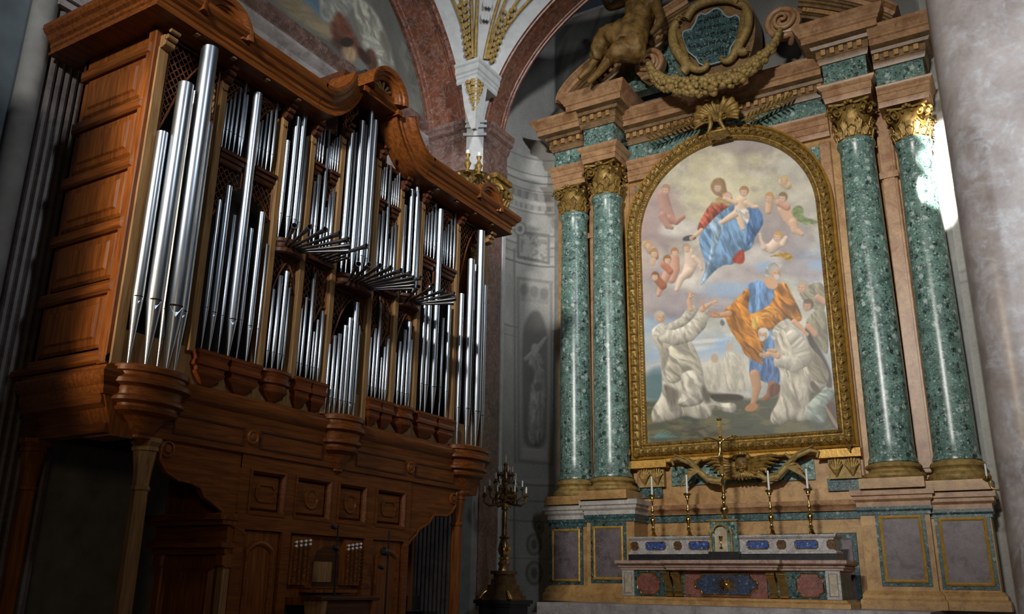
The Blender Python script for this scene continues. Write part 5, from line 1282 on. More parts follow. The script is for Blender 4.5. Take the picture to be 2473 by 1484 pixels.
# base: towers' corbelled feet, ledges, mouldings
BASEP = [(.94,4.08),(1.0,4.06),(1.0,4.0),(.92,3.985),(.92,3.95),(1.06,3.90),(1.06,3.85),(.88,3.82),(.85,3.77),(.85,3.73),(.94,3.70),(.94,3.66),(.78,3.63),(.78,3.60),(.84,3.585),(.80,3.55),(.58,3.50),(.46,3.44),(.36,3.36),(.26,3.30),(.26,3.27),(.16,3.25),(.02,3.20)]
bowl(6.55, .50, .34, BASEP, 'tower_foot'); bowl(OC, .40, .32, BASEP, 'centre_foot'); bowl(2*OC-6.55+.02, .56, .34, BASEP, 'tower_foot')
MP = [(0,3.70),(.03,3.70),(.05,3.76),(.05,3.80),(.09,3.84),(.12,3.90),(.12,3.95),(.10,3.98),(.06,4.00),(.06,4.03),(0,4.05)]
m = MB(); m.sweep([(-10.6,YA),(OX,YA),(OX,YB),(-10.6,YB)], [(-p_, z) for p_, z in MP], g); m.build('base_moulding', M['wood_h'], org)
m = MB(); m.sweep([(-10.6,YA-.03),(OX-.02,YA-.03)], [(0,3.70),(.02,3.66),(.02,3.60),(.10,3.55),(.16,3.45),(.16,3.40),(.12,3.38),(.12,3.28),(.3,3.28),(.3,3.7)], g); m.build('side_skirt', M['wood_x'], org)
m = MB(); m.sweep([(-10.9,YA),(OX,YA)], [(0,4.05),(-.05,4.08),(-.05,4.14),(0,4.18)], g); m.build('side_base_bead', M['wood_x'], org)
m = MB(); m.fbox(F, 6.1, YB-.2, 4.0, 4.5, -.16, -.02); m.build('plinth_board', M['wood_pale'], org)
LP = [(1.0,.06),(1.0,.02),(.93,.0),(.88,-.05),(.97,-.09),(.97,-.13),(.80,-.15),(.78,-.19),(.84,-.21),(.80,-.24),(.55,-.30),(.28,-.36),(.04,-.42)]
def ledge(y0, y1, z, round_):
    yc, hw = (y0+y1)/2, (y1-y0)/2
    if round_: return bowl(yc, hw, .20, [(s, z+h) for s, h in LP], 'pipe_ledge', 'wood_red')
    m = MB(); vs = []
    for s, h in LP:
        x = OX+.15*max(s-.05,0); vs += [(OX-.03, yc-hw*s, z+h), (x, yc-hw*s, z+h), (x, yc+hw*s, z+h), (OX-.03, yc+hw*s, z+h)]
    fs = [(i*4+k, i*4+k+1, i*4+5+k, i*4+4+k) for i in range(len(LP)-1) for k in range(3)]+[(0,1,2,3)]
    return m.add(vs, fs).build('pipe_ledge', M['wood_red'], org, smooth=15)
for y0, y1, r in ((7.09,7.60,0),(7.62,8.17,0),(8.22,8.78,1),(8.82,9.13,0),(9.14,9.45,0)):
    ledge(y0, y1, 4.42, r); ledge(2*OC-y1, 2*OC-y0, 4.42, r)

# pipes ------------------------------------------------------------
def pipe(nm, y, x, zt, zm, zf, r, mouth=True, n=18):
    p = MB()
    p.lathe([(r*.16,zf),(r*.97,zm-.01),(r,zm),(r,zt-.004),(r*.9,zt),(r*.86,zt-.05)], (x,y,0), n)
    o = p.build(nm, M['tin'], org, smooth=40)
    if mouth:
        q = MB(); h = max(r*.22,.008)
        vs = []
        for k in range(7):
            a = -.75+1.5*k/6-.45
            for z in (zm, zm+h): vs.append((x+r*1.012*math.cos(a), y+r*1.012*math.sin(a), z))
        q.add(vs, [(2*k,2*k+2,2*k+3,2*k+1) for k in range(6)]); q.build('mouth', M['slot'], o)
        if r > .045:
            q = MB(); a0 = -.45; c = lambda a, z, e=1.004: (x+r*e*math.cos(a), y+r*e*math.sin(a), z)
            # flattened lips above and below the mouth
            for s in (1,-1):
                hh = r*(2.6 if s == 1 else 1.2); zz = zm+h if s == 1 else zm
                q.add([c(a0-.72,zz),c(a0,zz,.80),c(a0+.72,zz),c(a0,zz+s*hh,1.0)], [(0,1,3),(1,2,3)])
            q.build('lip', M['tin'], o, smooth=0)
    return o
def pset(nm, lst, X, zm, zf, shift=0):
    for px, py, wpx in lst:
        P_ = on_x(px, py, X); dist = np.linalg.norm(P_-EYE); r = max(wpx, 3.2)*dist/FPX/2*1.06
        pipe(nm, P_[1], X-.0, P_[2], zm, zf, r)
# towers, individually staggered in depth on the rounded foot
for px, py, w, X, pm in ((393,320.5,25,-8.86,760),(449.3,203.7,33,-8.76,764),(507.8,117.8,37,-8.76,775),(501,297.6,24,-8.88,788),(473,222,15,-8.98,780)):
    P_ = on_x(px, py, X); r = w*np.linalg.norm(P_-EYE)/FPX/2; zm = 4.86 if w < 30 else 4.84
    pipe('tower_pipe', P_[1], X, P_[2], zm, 4.07, r, n=28)
for px, py, w, X in ((1114.8,710,12,-8.88),(1138,627,17,-8.80),(1162,559,19,-8.80),(1171,690,11,-8.90),(1150,640,10,-8.97)):
    P_ = on_x(px, py, X); r = w*np.linalg.norm(P_-EYE)/FPX/2
    pipe('tower_pipe', P_[1], X, P_[2], 4.72, 4.07, r, n=28)
ZF = 4.47
def row(lst, mouth_px, X, zf=ZF, nm='flue_pipe'): pset(nm, lst, X, oz(*mouth_px, X), zf)
row([(502,564,7)], (481,731.6), -9.02); row([(530.5,483.4,11)], (496,744), -8.99); row([(553,450,15),(566,520,8)], (521,759), -8.98)
row([(623.5,226.6,20)], (559,774), -8.95); row([(606,552.4,11)], (583,776), -8.99); row([(633,513.7,14),(645,590,7)], (607,791), -8.98)
row([(647,727,6),(661,699,8),(678,666.6,10),(693,656,11),(699,696,7)], (660,853), -8.98)
row([(718.5,746.8,5),(729,745.7,6),(740.7,719,7),(760,659.7,9),(758.6,801.8,4.5),(767.8,773,6),(780,752,8)], (729.8,881.7), -8.98)
row([(796.6,831.7,6),(809,811,8),(820,806.5,9),(834.5,786.6,10),(846,768.7,11),(861,731,13),(867.7,787,6)], (835.6,972.6), -8.93, 4.08)
row([(882.6,858,4.5),(887,845.5,5),(895.6,815,6),(906.6,793.5,7),(919,732,8),(921.5,863.8,4),(929.5,838.6,6),(937.5,819,7)], (906.6,939), -8.98)
row([(954.7,852,6),(966,825.5,7),(977.6,797,9),(989,778,10),(993.7,821,6)], (980,953), -8.98)
row([(1008.6,788,6)], (1006,912), -8.99); row([(1027,715,9),(1038.6,692,12)], (1030,932.5), -8.98); row([(1063.8,506.6,14)], (1049.5,938), -8.95)
row([(1069,768.7,8)], (1064.7,938), -8.99); row([(1085,737.8,10)], (1078,947), -8.98)
# middle rows standing on the trumpet shelves
row([(695,340,10),(719,284,13),(735,274.7,14),(741,331,9)], (698,528), -8.96, ZC1+.02, 'middle_pipe')
row([(742,486.6,5),(748.4,473,6),(760,438.5,8),(771,423.6,9),(795.8,313.6,8),(786.6,501.5,5),(797,471.7,7),(806,458,8)], (742,540), -8.99, ZD1+.02, 'middle_pipe')
row([(849.6,314.8,12),(860,320.5,6),(874.8,293,13),(884,303,7),(897.7,261,14),(907,291.4,12)], (870.9,620.8), -8.92, ZE1+.02, 'middle_pipe')
row([(908,553.6,5),(916,519,7),(925.7,510,8),(943.5,401,8),(940,577.6,5),(947.7,549,6),(956,540,7)], (923,644), -8.99, ZD1+.02, 'middle_pipe')
row([(979,496,8),(995,458.5,11),(1008.8,449,11),(1013.4,487,7)], (982.5,669), -8.96, ZC1+.02, 'middle_pipe')
# little pipes on the upper shelves
def treble(lst, m_px, zf): row(lst, m_px, -8.98, zf, 'treble_pipe')
treble([(548.5,249,5),(558,239.7,6),(569,224.8,6.5),(581.5,212,6.5),(595,201,7),(598,230,6)], (560,322), ZB)
treble([(628,295,5),(634.5,291,5.5),(645.7,274.7,6),(656.7,269,6.5),(670.4,249.5,7)], (642,367), ZB)
treble([(759,328.5,4.3),(765,322,4.3),(771,316.6,4.5),(778,308,4.7),(785.5,305.6,5)], (764,370), ZD)
treble([(798,353.7,4),(802.5,345.7,4.2),(808,339,4.5),(814.5,332.6,4.7),(821,327,5)], (804,386), ZD)
treble([(913.7,424,4),(918.5,417,4.2),(923.5,411.5,4.4),(928.8,404.7,4.6),(935,397,5)], (919.5,462), ZD)
treble([(949,438,4),(954.5,431,4.2),(960,423.7,4.5),(965.5,418.4,4.8)], (952.7,480), ZD)
treble([(1024,532,5),(1030,520,5.2),(1037,514,5.5),(1044.5,504,5.8),(1053,491.7,6.3)], (1031.7,589), ZB)
treble([(1071.8,557,4.8),(1076.5,549,5),(1083,542.6,5.5),(1091,531,5.8),(1099.5,517.6,6.3)], (1078.7,614), ZB)
# horizontal trumpets
def trumpet(root, ang, L, up, r):
    p = MB(); d = Vector((math.cos(ang)*math.cos(up), math.sin(ang)*math.cos(up), math.sin(up)))
    q = Vector(root); e = q+d*L
    p.lathe([(.012,0),(.017,.10*L),(r*.68,.80*L),(r*.78,.92*L),(r,L),(r*.86,L),(r*.62,.93*L),(r*.4,.7*L)], q, 14, axis=d)
    o = p.build('trumpet_pipe', M['tin_dark'], org, smooth=40)
    b = MB(); b.lathe([(.018,-.05),(.022,0),(.022,.05),(.014,.07)], q, 10, axis=d); b.build('boot', M['tin_dark'], o)
for yc, hw, z, dep, n, Ls in ((8.505,.27,ZC1-.1,.22,7,.70),(OC,.40,ZE1-.1,.30,10,.70),(2*OC-8.505,.27,ZC1-.1,.22,6,.62)):
    for k in range(n):
        t = (k+.5)/n; a = -PI*.30+PI*.62*t
        L = Ls*(1.15-.55*abs(t-.55))
        trumpet((OX+.02+dep*math.cos(a)*.9, yc+hw*math.sin(a)*.9, z), a*.75, L, .09, .044)
for yy, L, r in ((8.94,.34,.026),(9.03,.36,.028),(9.12,.40,.03),(9.21,.78,.045),(9.31,.3,.026),(9.39,.3,.026),(2*OC-9.38,.3,.026),(2*OC-9.28,.32,.028),(2*OC-9.14,.66,.04),(2*OC-9.0,.34,.03),(2*OC-8.92,.3,.028)):
    trumpet((OX+.10, yy, ZD1-.1), .05, L, .09, r)

# lower case: frieze, brackets, panelling, console
m = MB(); m.bbox(F, 6.62, 13.26, 3.30, 3.72, -.2, .03, .01); m.build('frieze_board', M['wood_h'], org)
for y0, y1 in ((6.95,8.05),(8.35,9.55),(2*OC-9.55,2*OC-8.35),(2*OC-8.05,2*OC-6.95)):
    q = MB(); q.sweep([(y0,3.40),(y0+.18,3.40) if y0 < 7 else (y0+.1,3.40),(y1,3.40),(y1,3.62),(y0,3.62)], [(-.012,.03),(-.012,.045),(.012,.045),(.012,.03)], F, closed=True); q.build('frieze_panel_bead', M['wood_dark'], org)
for y in (8.2, 2*OC-8.2):
    q = MB(); P_ = (OX+.045, y, 3.52); q.lathe([(.10,0),(.10,.02),(.08,.035),(.06,.02),(.05,.02),(.03,.04),(.0,.045)], (OX+.03,y,3.52), 20, axis=(1,0,0)); q.build('rosette', M['wood'], org)
# corbel corner piece under the near tower
m = MB(); m.prism([(5.98,3.72),(6.75,3.72),(6.55,3.35),(6.42,3.25),(6.15,3.25),(6.10,3.4)], F, -.5, .0); m.build('corner_bracket', M['wood'], org)
m = MB(); m.prism([(2*OC-5.98,3.72),(2*OC-6.75,3.72),(2*OC-6.55,3.35),(2*OC-6.42,3.25),(2*OC-6.15,3.25),(2*OC-6.10,3.4)], F, -.5, .0); m.build('corner_bracket', M['wood'], org)
# curved side brackets
Xl = OX-.02
near = [(395,1068),(386,1085),(386,1110),(400,1140),(428,1160),(458,1166),(482,1178),(492,1200),(520,1222),(545,1245),(560,1270),(590,1290),(600,1100)]
far = [(1102,1190),(1100,1205),(1098,1222),(1090,1238),(1076,1247),(1060,1245),(1045,1246),(1036,1262),(1030,1268),(1012,1278),(1004,1292),(992,1304),(982,1318),(972,1322),(975,1160)]
for pts, nm in ((near,'n'),(far,'f')):
    poly = [tuple(on_x(x, y, Xl)[1:]) for x, y in pts]
    ztop = 3.3
    if nm == 'n': poly = [(poly[0][0],ztop)]+poly[:-1]+[(8.15,poly[-2][1]),(8.15,ztop)]
    else: poly = [(poly[0][0],ztop)]+poly[:-1]+[(2*OC-8.15,poly[-2][1]),(2*OC-8.15,ztop)]
    m = MB(); m.prism(poly, FX(Xl), -.08, 0); b_ = m.build('curved_bracket', M['wood_h'], org)
    edge = [FX(Xl)(u, v, .01) for u, v in poly[1:-2]]
    q = MB(); q.tube(edge, .022, 6); q.build('bracket_bead', M['wood'], b_, smooth=60)
for px, py in ((402,1085),(1093,1205)):
    c = on_x(px, py, Xl); q = MB(); q.lathe([(.10,0),(.10,.03),(.075,.04),(.07,.015),(.05,.02),(.045,.04),(.0,.045)], (Xl,c[1],c[2]), 20, axis=(1,0,0)); q.build('bracket_volute', M['wood'], org)
# lower body
Y0, Y1 = 8.10, 2*OC-8.10
m = MB(); m.box(-10.4,OX-.12,Y0,Y1,0,3.3); m.build('lower_body', M['wood'], org)
stiles = [(8.10,8.26),(8.94,9.10),(10.66,10.86),(Y1-.13,Y1)]
m = MB()
for a, b in stiles: m.fbox(F, a, b, 0, 3.3, -.12, 0)
m.fbox(F, 9.86, 9.98, 2.45, 3.3, -.12, 0)
m.fbox(F, Y0, Y1, 3.12, 3.3, -.12, -.001).fbox(F, Y0, Y1, 2.34, 2.54, -.12, -.001); m.build('front_framing', M['wood_h'], org)
for a, b, sh in ((8.30,8.90,'o'),(9.14,9.82,'c'),(10.02,10.62,'c'),(10.90,Y1-.17,'o')):
    q = MB(); q.sweep([(a,2.56),(b,2.56),(b,3.10),(a,3.10)], [(-.03,-.02),(-.03,.012),(0,.015),(.03,-.03),(.03,-.07),(-.03,-.07)], F, closed=True); fr_ = q.build('panel_moulding', M['wood_h'], org)
    q = MB(); yc = (a+b)/2; q.bbox(F, a+.04, b-.04, 2.60, 3.06, -.12, -.05, .03)
    if sh == 'o': q.sweep([(yc-.17,2.78),(yc-.11,2.72),(yc+.11,2.72),(yc+.17,2.78),(yc+.17,2.88),(yc+.11,2.94),(yc-.11,2.94),(yc-.17,2.88)], [(-.015,-.05),(-.015,-.03),(.015,-.03),(.015,-.05)], F, closed=True)
    else: q.lathe([(.14,-.05),(.14,-.02),(.11,-.025),(.10,-.04),(.05,-.035),(0,-.03)], (OX,yc,2.83), 20, axis=(1,0,0))
    q.build('raised_panel', M['wood_h'], fr_)
for a, b in ((8.28,8.92),(10.90,Y1-.15)):
    q = MB(); n = 8; top = [(b,2.22)]+[(b-(b-a)*k/n, 2.22+.08*math.sin(PI*k/n)) for k in range(1,n)]+[(a,2.22)]
    q.fbox(F, a, b, .1, 2.33, -.12, -.05); d_ = q.build('door', M['wood'], org)
    q = MB(); q.sweep([(a+.1,.3),(b-.1,.3)]+[(b-.1-(b-a-.2)*k/n, 2.08+.10*math.sin(PI*k/n)) for k in range(n+1)], [(-.03,-.05),(-.03,-.02),(0,-.01),(.03,-.03),(.03,-.05)], F, closed=True); q.build('door_moulding', M['wood_h'], d_)
# console niche with stop knobs
y0, y1 = 9.12, 10.64
m = MB(); m.fbox(F, y0, y1, .2, 2.33, -.119, -.10); m.build('console_back', M['wood'], org)
def jamb(yc, nm):
    m = MB(); m.fbox(F, yc-.19, yc+.19, 1.66, 2.30, -.10, -.02); j = m.build('stop_jamb', M['wood'], org)
    for r in range(11):
        for c in range(4):
            y = yc-.135+.09*c; z = 1.70+.052*r+.012*c
            q = MB(); q.lathe([(.008,0),(.008,.04),(.018,.045),(.021,.058),(.016,.066),(0,.068)], (OX-.02,y,z), 8, axis=(1,-.25,0)); q.build('stop_knob', M['wax'] if r > 8 else (M['brass'] if (r+c) % 3 else M['wood']), j)
jamb(9.34, 'l'); jamb(10.42, 'r')
m = MB(); n = 14; arch = [(OC-.27+.04,1.64),(OC+.27+.04,1.64)]+[(OC+.04+.27*math.cos(PI*k/n), 2.0+.2*math.sin(PI*k/n)) for k in range(n+1)]
m.prism(arch, F, -.10, -.095); m.build('music_recess', M['wood_dark'], org)
m = MB(); m.prism([(OC-.26,1.70),(OC+.12,1.70),(OC+.12,1.98),(OC-.26,1.98)], F, -.09, -.07); m.build('music_desk', M['wood_pale'], org)
m = MB(); m.fbox(F, y0+.32, y1-.32, 1.56, 1.60, -.1, .22).fbox(F, y0+.05, y1-.05, 1.40, 1.50, -.1, .30); m.build('key_desk', M['wood'], org)
for k in range(3):
    m = MB(); m.fbox(F, y0+.38, y1-.38, 1.50+.045*k, 1.53+.045*k, -.08, .20-.07*k); m.build('keyboard', M['wood_dark'], org)
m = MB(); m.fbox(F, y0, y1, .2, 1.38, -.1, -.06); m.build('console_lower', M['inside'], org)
# side of the lower body with its cap and panelled pilasters
m = MB()
for k, (o, z0, z1) in enumerate(((.12,2.02,2.10),(.2,2.10,2.16),(.10,2.16,2.38),(.22,2.38,2.44),(.28,2.44,2.52))): m.box(-10.4-o*.2, OX-.05+o*.3, Y0-o, Y0+.02, z0, z1)
m.build('side_cap', M['wood_x'], org)
for x0, x1, dpt in ((-9.16,-9.02,.09),(-10.35,-10.2,.09)):
    m = MB(); m.bbox(FY(Y0), x0, x1, .0, 2.0, 0, dpt, .02); p_ = m.build('side_pilaster', M['wood_pale'] if x0 > -9.5 else M['wood'], org)
    q = MB(); q.bbox(FY(Y0), x0-.03, x1+.03, 1.86, 2.02, 0, dpt+.04, .03); q.build('pilaster_capital', M['wood'], p_)
m = MB(); m.bbox(FY(Y0), -10.1, -9.3, .2, 1.85, 0, .05, .05); m.build('side_panel_lower', M['wood'], org)
# posts carrying the overhang
def post(x, y, zt, mat, nm='post'):
    m = MB(); m.lathe([(.115,0),(.10,.2),(.095,zt-.62)], (x,y,0), 8, a0=PI/8, a1=2*PI+PI/8); p_ = m.build(nm, M[mat], org, smooth=0)
    q = MB(); q.lathe([(.095,zt-.62),(.115,zt-.60),(.115,zt-.57),(.095,zt-.55),(.105,zt-.4),(.14,zt-.16),(.16,zt-.15),(.16,zt-.11),(.15,zt-.10),(.19,zt-.05),(.19,zt)], (x,y,0), 8, a0=PI/8, a1=2*PI+PI/8); q.build('post_capital', M[mat], p_, smooth=0)
pl = on_x(322,1300,-9.12); pr_ = on_x(1100,1350,-9.12)
post(-9.12, pl[1], 3.3, 'wood_pale'); post(-9.12, pr_[1], 3.3, 'wood')
post(-10.45, 6.15, 3.3, 'wood'); post(-10.45, YB-.2, 3.3, 'wood')
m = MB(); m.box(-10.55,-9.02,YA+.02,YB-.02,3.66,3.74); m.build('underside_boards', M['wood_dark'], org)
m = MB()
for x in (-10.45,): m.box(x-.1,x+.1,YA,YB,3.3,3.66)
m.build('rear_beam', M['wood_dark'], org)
# ------------------------------------------------------------------ altar table, gradine, tabernacle
AY = 18.2                                  # front plane of the altar table
A = FY(AY)
AC = -5.85
alt = thing('altar', 'inlaid marble altar table with red and blue stone panels and gilt brackets', 'altar', (AC, AY+.6, 1.36))
m = MB(); m.fbox(A, -8.05, -3.62, 1.50, 2.06, -1.1, 0); m.build('body', M['green_dark'], alt)
m = MB(); pth = [(-8.08, AY+1.1), (-8.08, AY-.02), (-3.58, AY-.02), (-3.58, AY+1.1)]
g3 = lambda u, v, d: (u, v, d)
m.sweep(pth, [(0,1.36),(-.14,1.36),(-.14,1.44),(-.08,1.47),(-.06,1.51),(0,1.52)], g3); m.build('plinth', M['siena'], alt)
m = MB()
for x0, x1, d in ((-8.08,-6.95,.03),(-6.95,-4.78,.24),(-4.78,-3.58,.03)):
    pp = [(x0, AY+1.0), (x0, AY-d), (x1, AY-d), (x1, AY+1.0)]
    m.sweep(pp, [(0,2.03),(-.05,2.05),(-.05,2.08),(-.09,2.11),(-.09,2.13),(-.05,2.14),(-.10,2.15),(-.14,2.18),(-.14,2.24),(0,2.24)], g3)
    m.fbox(A, x0, x1, 2.03, 2.235, -1.0, d)
m.build('table_slab', M['altar_rosa'], alt)
def octa(x0, x1, z0, z1, c): return [(x0+c,z0),(x1-c,z0),(x1-c*.9,z0+c*.45),(x1-c*.45,z0+c*.9),(x1,z0+c),(x1,z1-c),(x1-c*.45,z1-c*.9),(x1-c*.9,z1-c*.45),(x1-c,z1),(x0+c,z1),(x0+c*.9,z1-c*.45),(x0+c*.45,z1-c*.9),(x0,z1-c),(x0,z0+c),(x0+c*.45,z0+c*.9),(x0+c*.9,z0+c*.45)]
def inlay(x0, x1, z0, z1, c, d, mat, parent, fr=A, rim=.014, nm='inlay_panel'):
    p = octa(x0, x1, z0, z1, c); m = MB(); m.prism(p, fr, d, d+.015); a = m.build(nm, M[mat], parent)
    q = MB(); pts = [fr(u, v, d+.015) for u, v in p]; q.tube(pts+[pts[0]], rim, 6); q.build('gilt_rim', M['brass'], a, smooth=60); return a
for s in (-1,1):
    def sx(a, b): return (AC+s*a, AC+s*b) if s > 0 else (AC-b, AC-a)
    x0, x1 = sx(1.42,1.92); m = MB(); m.fbox(A, x0-.1, x1+.1, 1.53, 2.03, 0, .012); m.build('dark_field', M['green_dark'], alt)
    inlay(x0, x1, 1.56, 1.99, .09, .012, 'red_inlay', alt)
    x0, x1 = sx(2.03,2.20); m = MB(); m.fbox(A, x0-.05, x1+.05, 1.52, 2.04, 0, .06); m.build('end_pilaster', M['altar_w'], alt)
    m = MB(); m.bbox(A, x0, x1, 1.57, 1.99, .06, .075, .02); m.build('alabaster_panel', M['alabaster'], alt)
    # pairs of gilt S-shaped brackets
    for off in (.98, 1.18):
        xc = AC+s*off; br = MB()
        pts = [(-.02,1.54),(.06,1.53),(.10,1.56),(.07,1.60),(.10,1.70),(.17,1.82),(.25,1.90),(.30,1.97),(.25,2.02),(.17,2.01),(.0,2.02)]
        P_ = smooth_poly(pts, 2); br.prism([tuple(p) for p in P_], lambda u, v, d: (xc+d, AY-u, v), -.075, .075)
        br.lathe([(.05,-.085),(.05,.085)], (xc, AY-.245, 1.965), 14, axis=(1,0,0)); br.lathe([(.035,-.085),(.035,.085)], (xc, AY-.075, 1.565), 12, axis=(1,0,0))
        br.build('gilt_bracket', M['brass'], alt)
m = MB(); m.fbox(A, AC-.85, AC+.85, 1.52, 2.03, 0, .05); m.build('centre_field', M['red_inlay'], alt)
inlay(AC-.62, AC+.66, 1.56, 1.98, .15, .05, 'slate_blue', alt, rim=.022, nm='centre_panel')
m = MB()
for k in range(40):
    a = 2*PI*k/40; L = .20*(1 if k % 2 else .72)*(1.7 if abs(math.cos(a)) > .8 else 1.1); L = min(L, .19/max(abs(math.sin(a)),.35)*1.0)
    m.tube([A(AC+.02+.03*math.cos(a),1.77+.03*math.sin(a),.075), A(AC+.02+L*math.cos(a),1.77+L*math.sin(a),.068)], [.009,.003], 5)
m.ball(A(AC+.02,1.77,.075), (.05,.02,.04), 10, 6); m.build('gilt_sunburst', M['brass'], alt)
# gradine: the raised back step
GY = 18.55; G = FY(GY); ks = GY/AY
gr = thing('gradine', 'long white marble back step of the altar with blue and brown inlays', 'altar step', (AC, GY+.3, 2.24))
m = MB(); m.fbox(G, -8.10, -3.70, 2.24, 2.37, -.6, .05); m.build('dark_base', M['black_stone'], gr)
m = MB(); m.fbox(G, -8.06, -3.74, 2.37, 2.70, -.6, 0); pp = [(-8.06, GY+.6), (-8.06, GY), (-3.74, GY), (-3.74, GY+.6)]
m.sweep(pp, [(0,2.37),(-.04,2.38),(-.04,2.42),(-.02,2.44),(0,2.44)], g3); m.sweep(pp, [(0,2.67),(-.03,2.69),(-.05,2.72),(-.05,2.75),(0,2.75)], g3); m.fbox(G, -8.06, -3.74, 2.67, 2.748, -.6, 0)
m.build('step_body', M['altar_w'], gr)
for px0, px1, mt in ((1524,1542,'brown_inlay'),(1560,1608,'lapis'),(1628,1646,'brown_inlay'),(1664,1713,'lapis'),(1804,1857,'lapis'),(1877,1898,'brown_inlay'),(1920,1976,'lapis'),(1998,2018,'brown_inlay')):
    x0 = on_y(px0, 1318, GY)[0]; x1 = on_y(px1, 1318, GY)[0]; inlay(x0, x1, 2.475, 2.64, .03, 0, mt, gr, G, .009)
# tabernacle
TY = 18.38; T = FY(TY)
tab = thing('tabernacle', 'small green and white marble tabernacle with chalice door in the middle of the altar', 'tabernacle', (AC+.0, TY+.3, 2.24))
tx = [on_y(p, 1310, TY)[0] for p in (1713,1784)]; xc = (tx[0]+tx[1])/2-.02
m = MB(); m.fbox(T, tx[0]-.02, tx[1]+.0, 2.245, 2.42, -.14, .04); m.build('dark_base', M['black_stone'], tab)
m = MB(); m.fbox(T, tx[0]+.02, tx[1]-.03, 2.42, 3.05, -.14, -.02); m.build('body', M['green'], tab)
m = MB(); m.fbox(T, tx[0]-.03, tx[1]+.01, 3.05, 3.07, -.14, .04).fbox(T, tx[0], tx[1]-.02, 3.03, 3.05, -.14, .02); m.build('top_slab', M['gold_pale'], tab)
dc = xc-.03
m = MB(); m.prism([(dc-.135,2.42),(dc+.135,2.42),(dc+.135,2.78)]+[(dc+.135*math.cos(PI*k/10), 2.78+.135*math.sin(PI*k/10)) for k in range(11)], T, -.02, .02); m.build('door', M['alabaster'], tab)
m = MB(); m.sweep([(dc-.16,2.80)]+[(dc-.15*math.cos(PI*k/12), 2.80+.15*math.sin(PI*k/12)) for k in range(13)]+[(dc+.16,2.80)], [(0,-.02),(0,.05),(.035,.06),(.035,-.02)], T); m.build('door_arch', M['gold_pale'], tab)
for x in (dc-.22, dc+.22):
    m = MB(); m.lathe([(.035,2.42),(.035,2.46),(.024,2.48),(.02,2.74),(.03,2.76),(.04,2.80),(.04,2.82)], (x, TY-.015, 0), 12); m.build('colonnette', M['gold_pale'], tab)
m = MB(); m.lathe([(.04,0),(.035,.015),(.01,.04),(.015,.09),(.01,.13),(.035,.17),(.045,.24)], (dc, TY-.035, 2.49), 14); m.build('chalice', M['brass'], tab)

# candlesticks with candles
def candlestick_parts(t, x, y, z0, H):
    s = H/.85
    m = MB(); m.lathe([(.105,0),(.105,.012),(.085,.03),(.06,.06),(.05,.09),(.045,.115),(.03,.13)], (x,y,z0), 3, a0=PI/6, a1=2*PI+PI/6); f = m.build('tripod_foot', M['brass'], t, smooth=40)
    q = MB()
    for a in (PI/6, PI/6+2*PI/3, PI/6+4*PI/3): q.ball((x+.09*math.cos(a), y+.09*math.sin(a), z0+.022), .022, 8, 6)
    q.build('claw_foot', M['brass'], f)
    m = MB(); m.lathe([(.03,.12*s),(.05,.15*s),(.034,.18*s),(.022,.21*s),(.03,.24*s),(.058,.30*s),(.066,.34*s),(.05,.39*s),(.026,.41*s),(.036,.43*s),(.02,.45*s),(.024,.48*s),(.042,.51*s),(.03,.55*s),(.018,.60*s),(.016,.70*s),(.03,.72*s),(.018,.74*s),(.026,.77*s)], (x,y,z0), 18); m.build('stem', M['brass'], t, smooth=50)
    m = MB(); m.lathe([(.022,.75*s),(.05,.77*s),(.048,.80*s),(.085,.825*s),(.088,.85*s),(.07,.84*s),(.022,.83*s)], (x,y,z0), 20); m.build('drip_pan', M['brass'], t, smooth=50)
cs0 = None
PXC = [(1578,1297,'leftmost brass candlestick on the altar, before the acanthus bracket'),(1664,1297,'second brass candlestick from the left on the altar, between it and the tabernacle'),(1865,1294,'brass candlestick just right of the tabernacle cross'),(1960,1292,'rightmost brass candlestick on the altar, nearest the right pedestals')]
CLB = ['white candle in the leftmost brass candlestick on the altar','white candle in the brass candlestick left of the altar cross','white candle in the brass candlestick right of the altar cross','white candle in the rightmost brass candlestick on the altar']
CY_ = 18.85; first = None
for i, (px, py, lab) in enumerate(PXC):
    x = on_y(px, 1290, CY_)[0]
    if first is None:
        first = thing('candlestick', lab, 'candlestick', (x, CY_, 2.75), 'candlesticks on the altar'); candlestick_parts(first, x, CY_, 2.75, .93); x_first = x; t = first
        c = MB(); c.lathe([(.024,0),(.022,.42),(.012,.43)], (x, CY_, 2.75+.91), 12); cand = c.build('candle', M['wax']); tag(cand, CLB[0], 'candle', 'candles on the altar')
        q = MB(); q.tube([(x,CY_,4.09),(x,CY_,4.12)], .003, 4); LOCS[cand.name] = LOCS[cand.name]; q.build('wick', M['black'], cand)
    else:
        t = copy_tree(first, (x-x_first,0,0)); t['label'] = lab
        c2 = copy_tree(cand, (x-x_first,0,0)); c2['label'] = CLB[i]
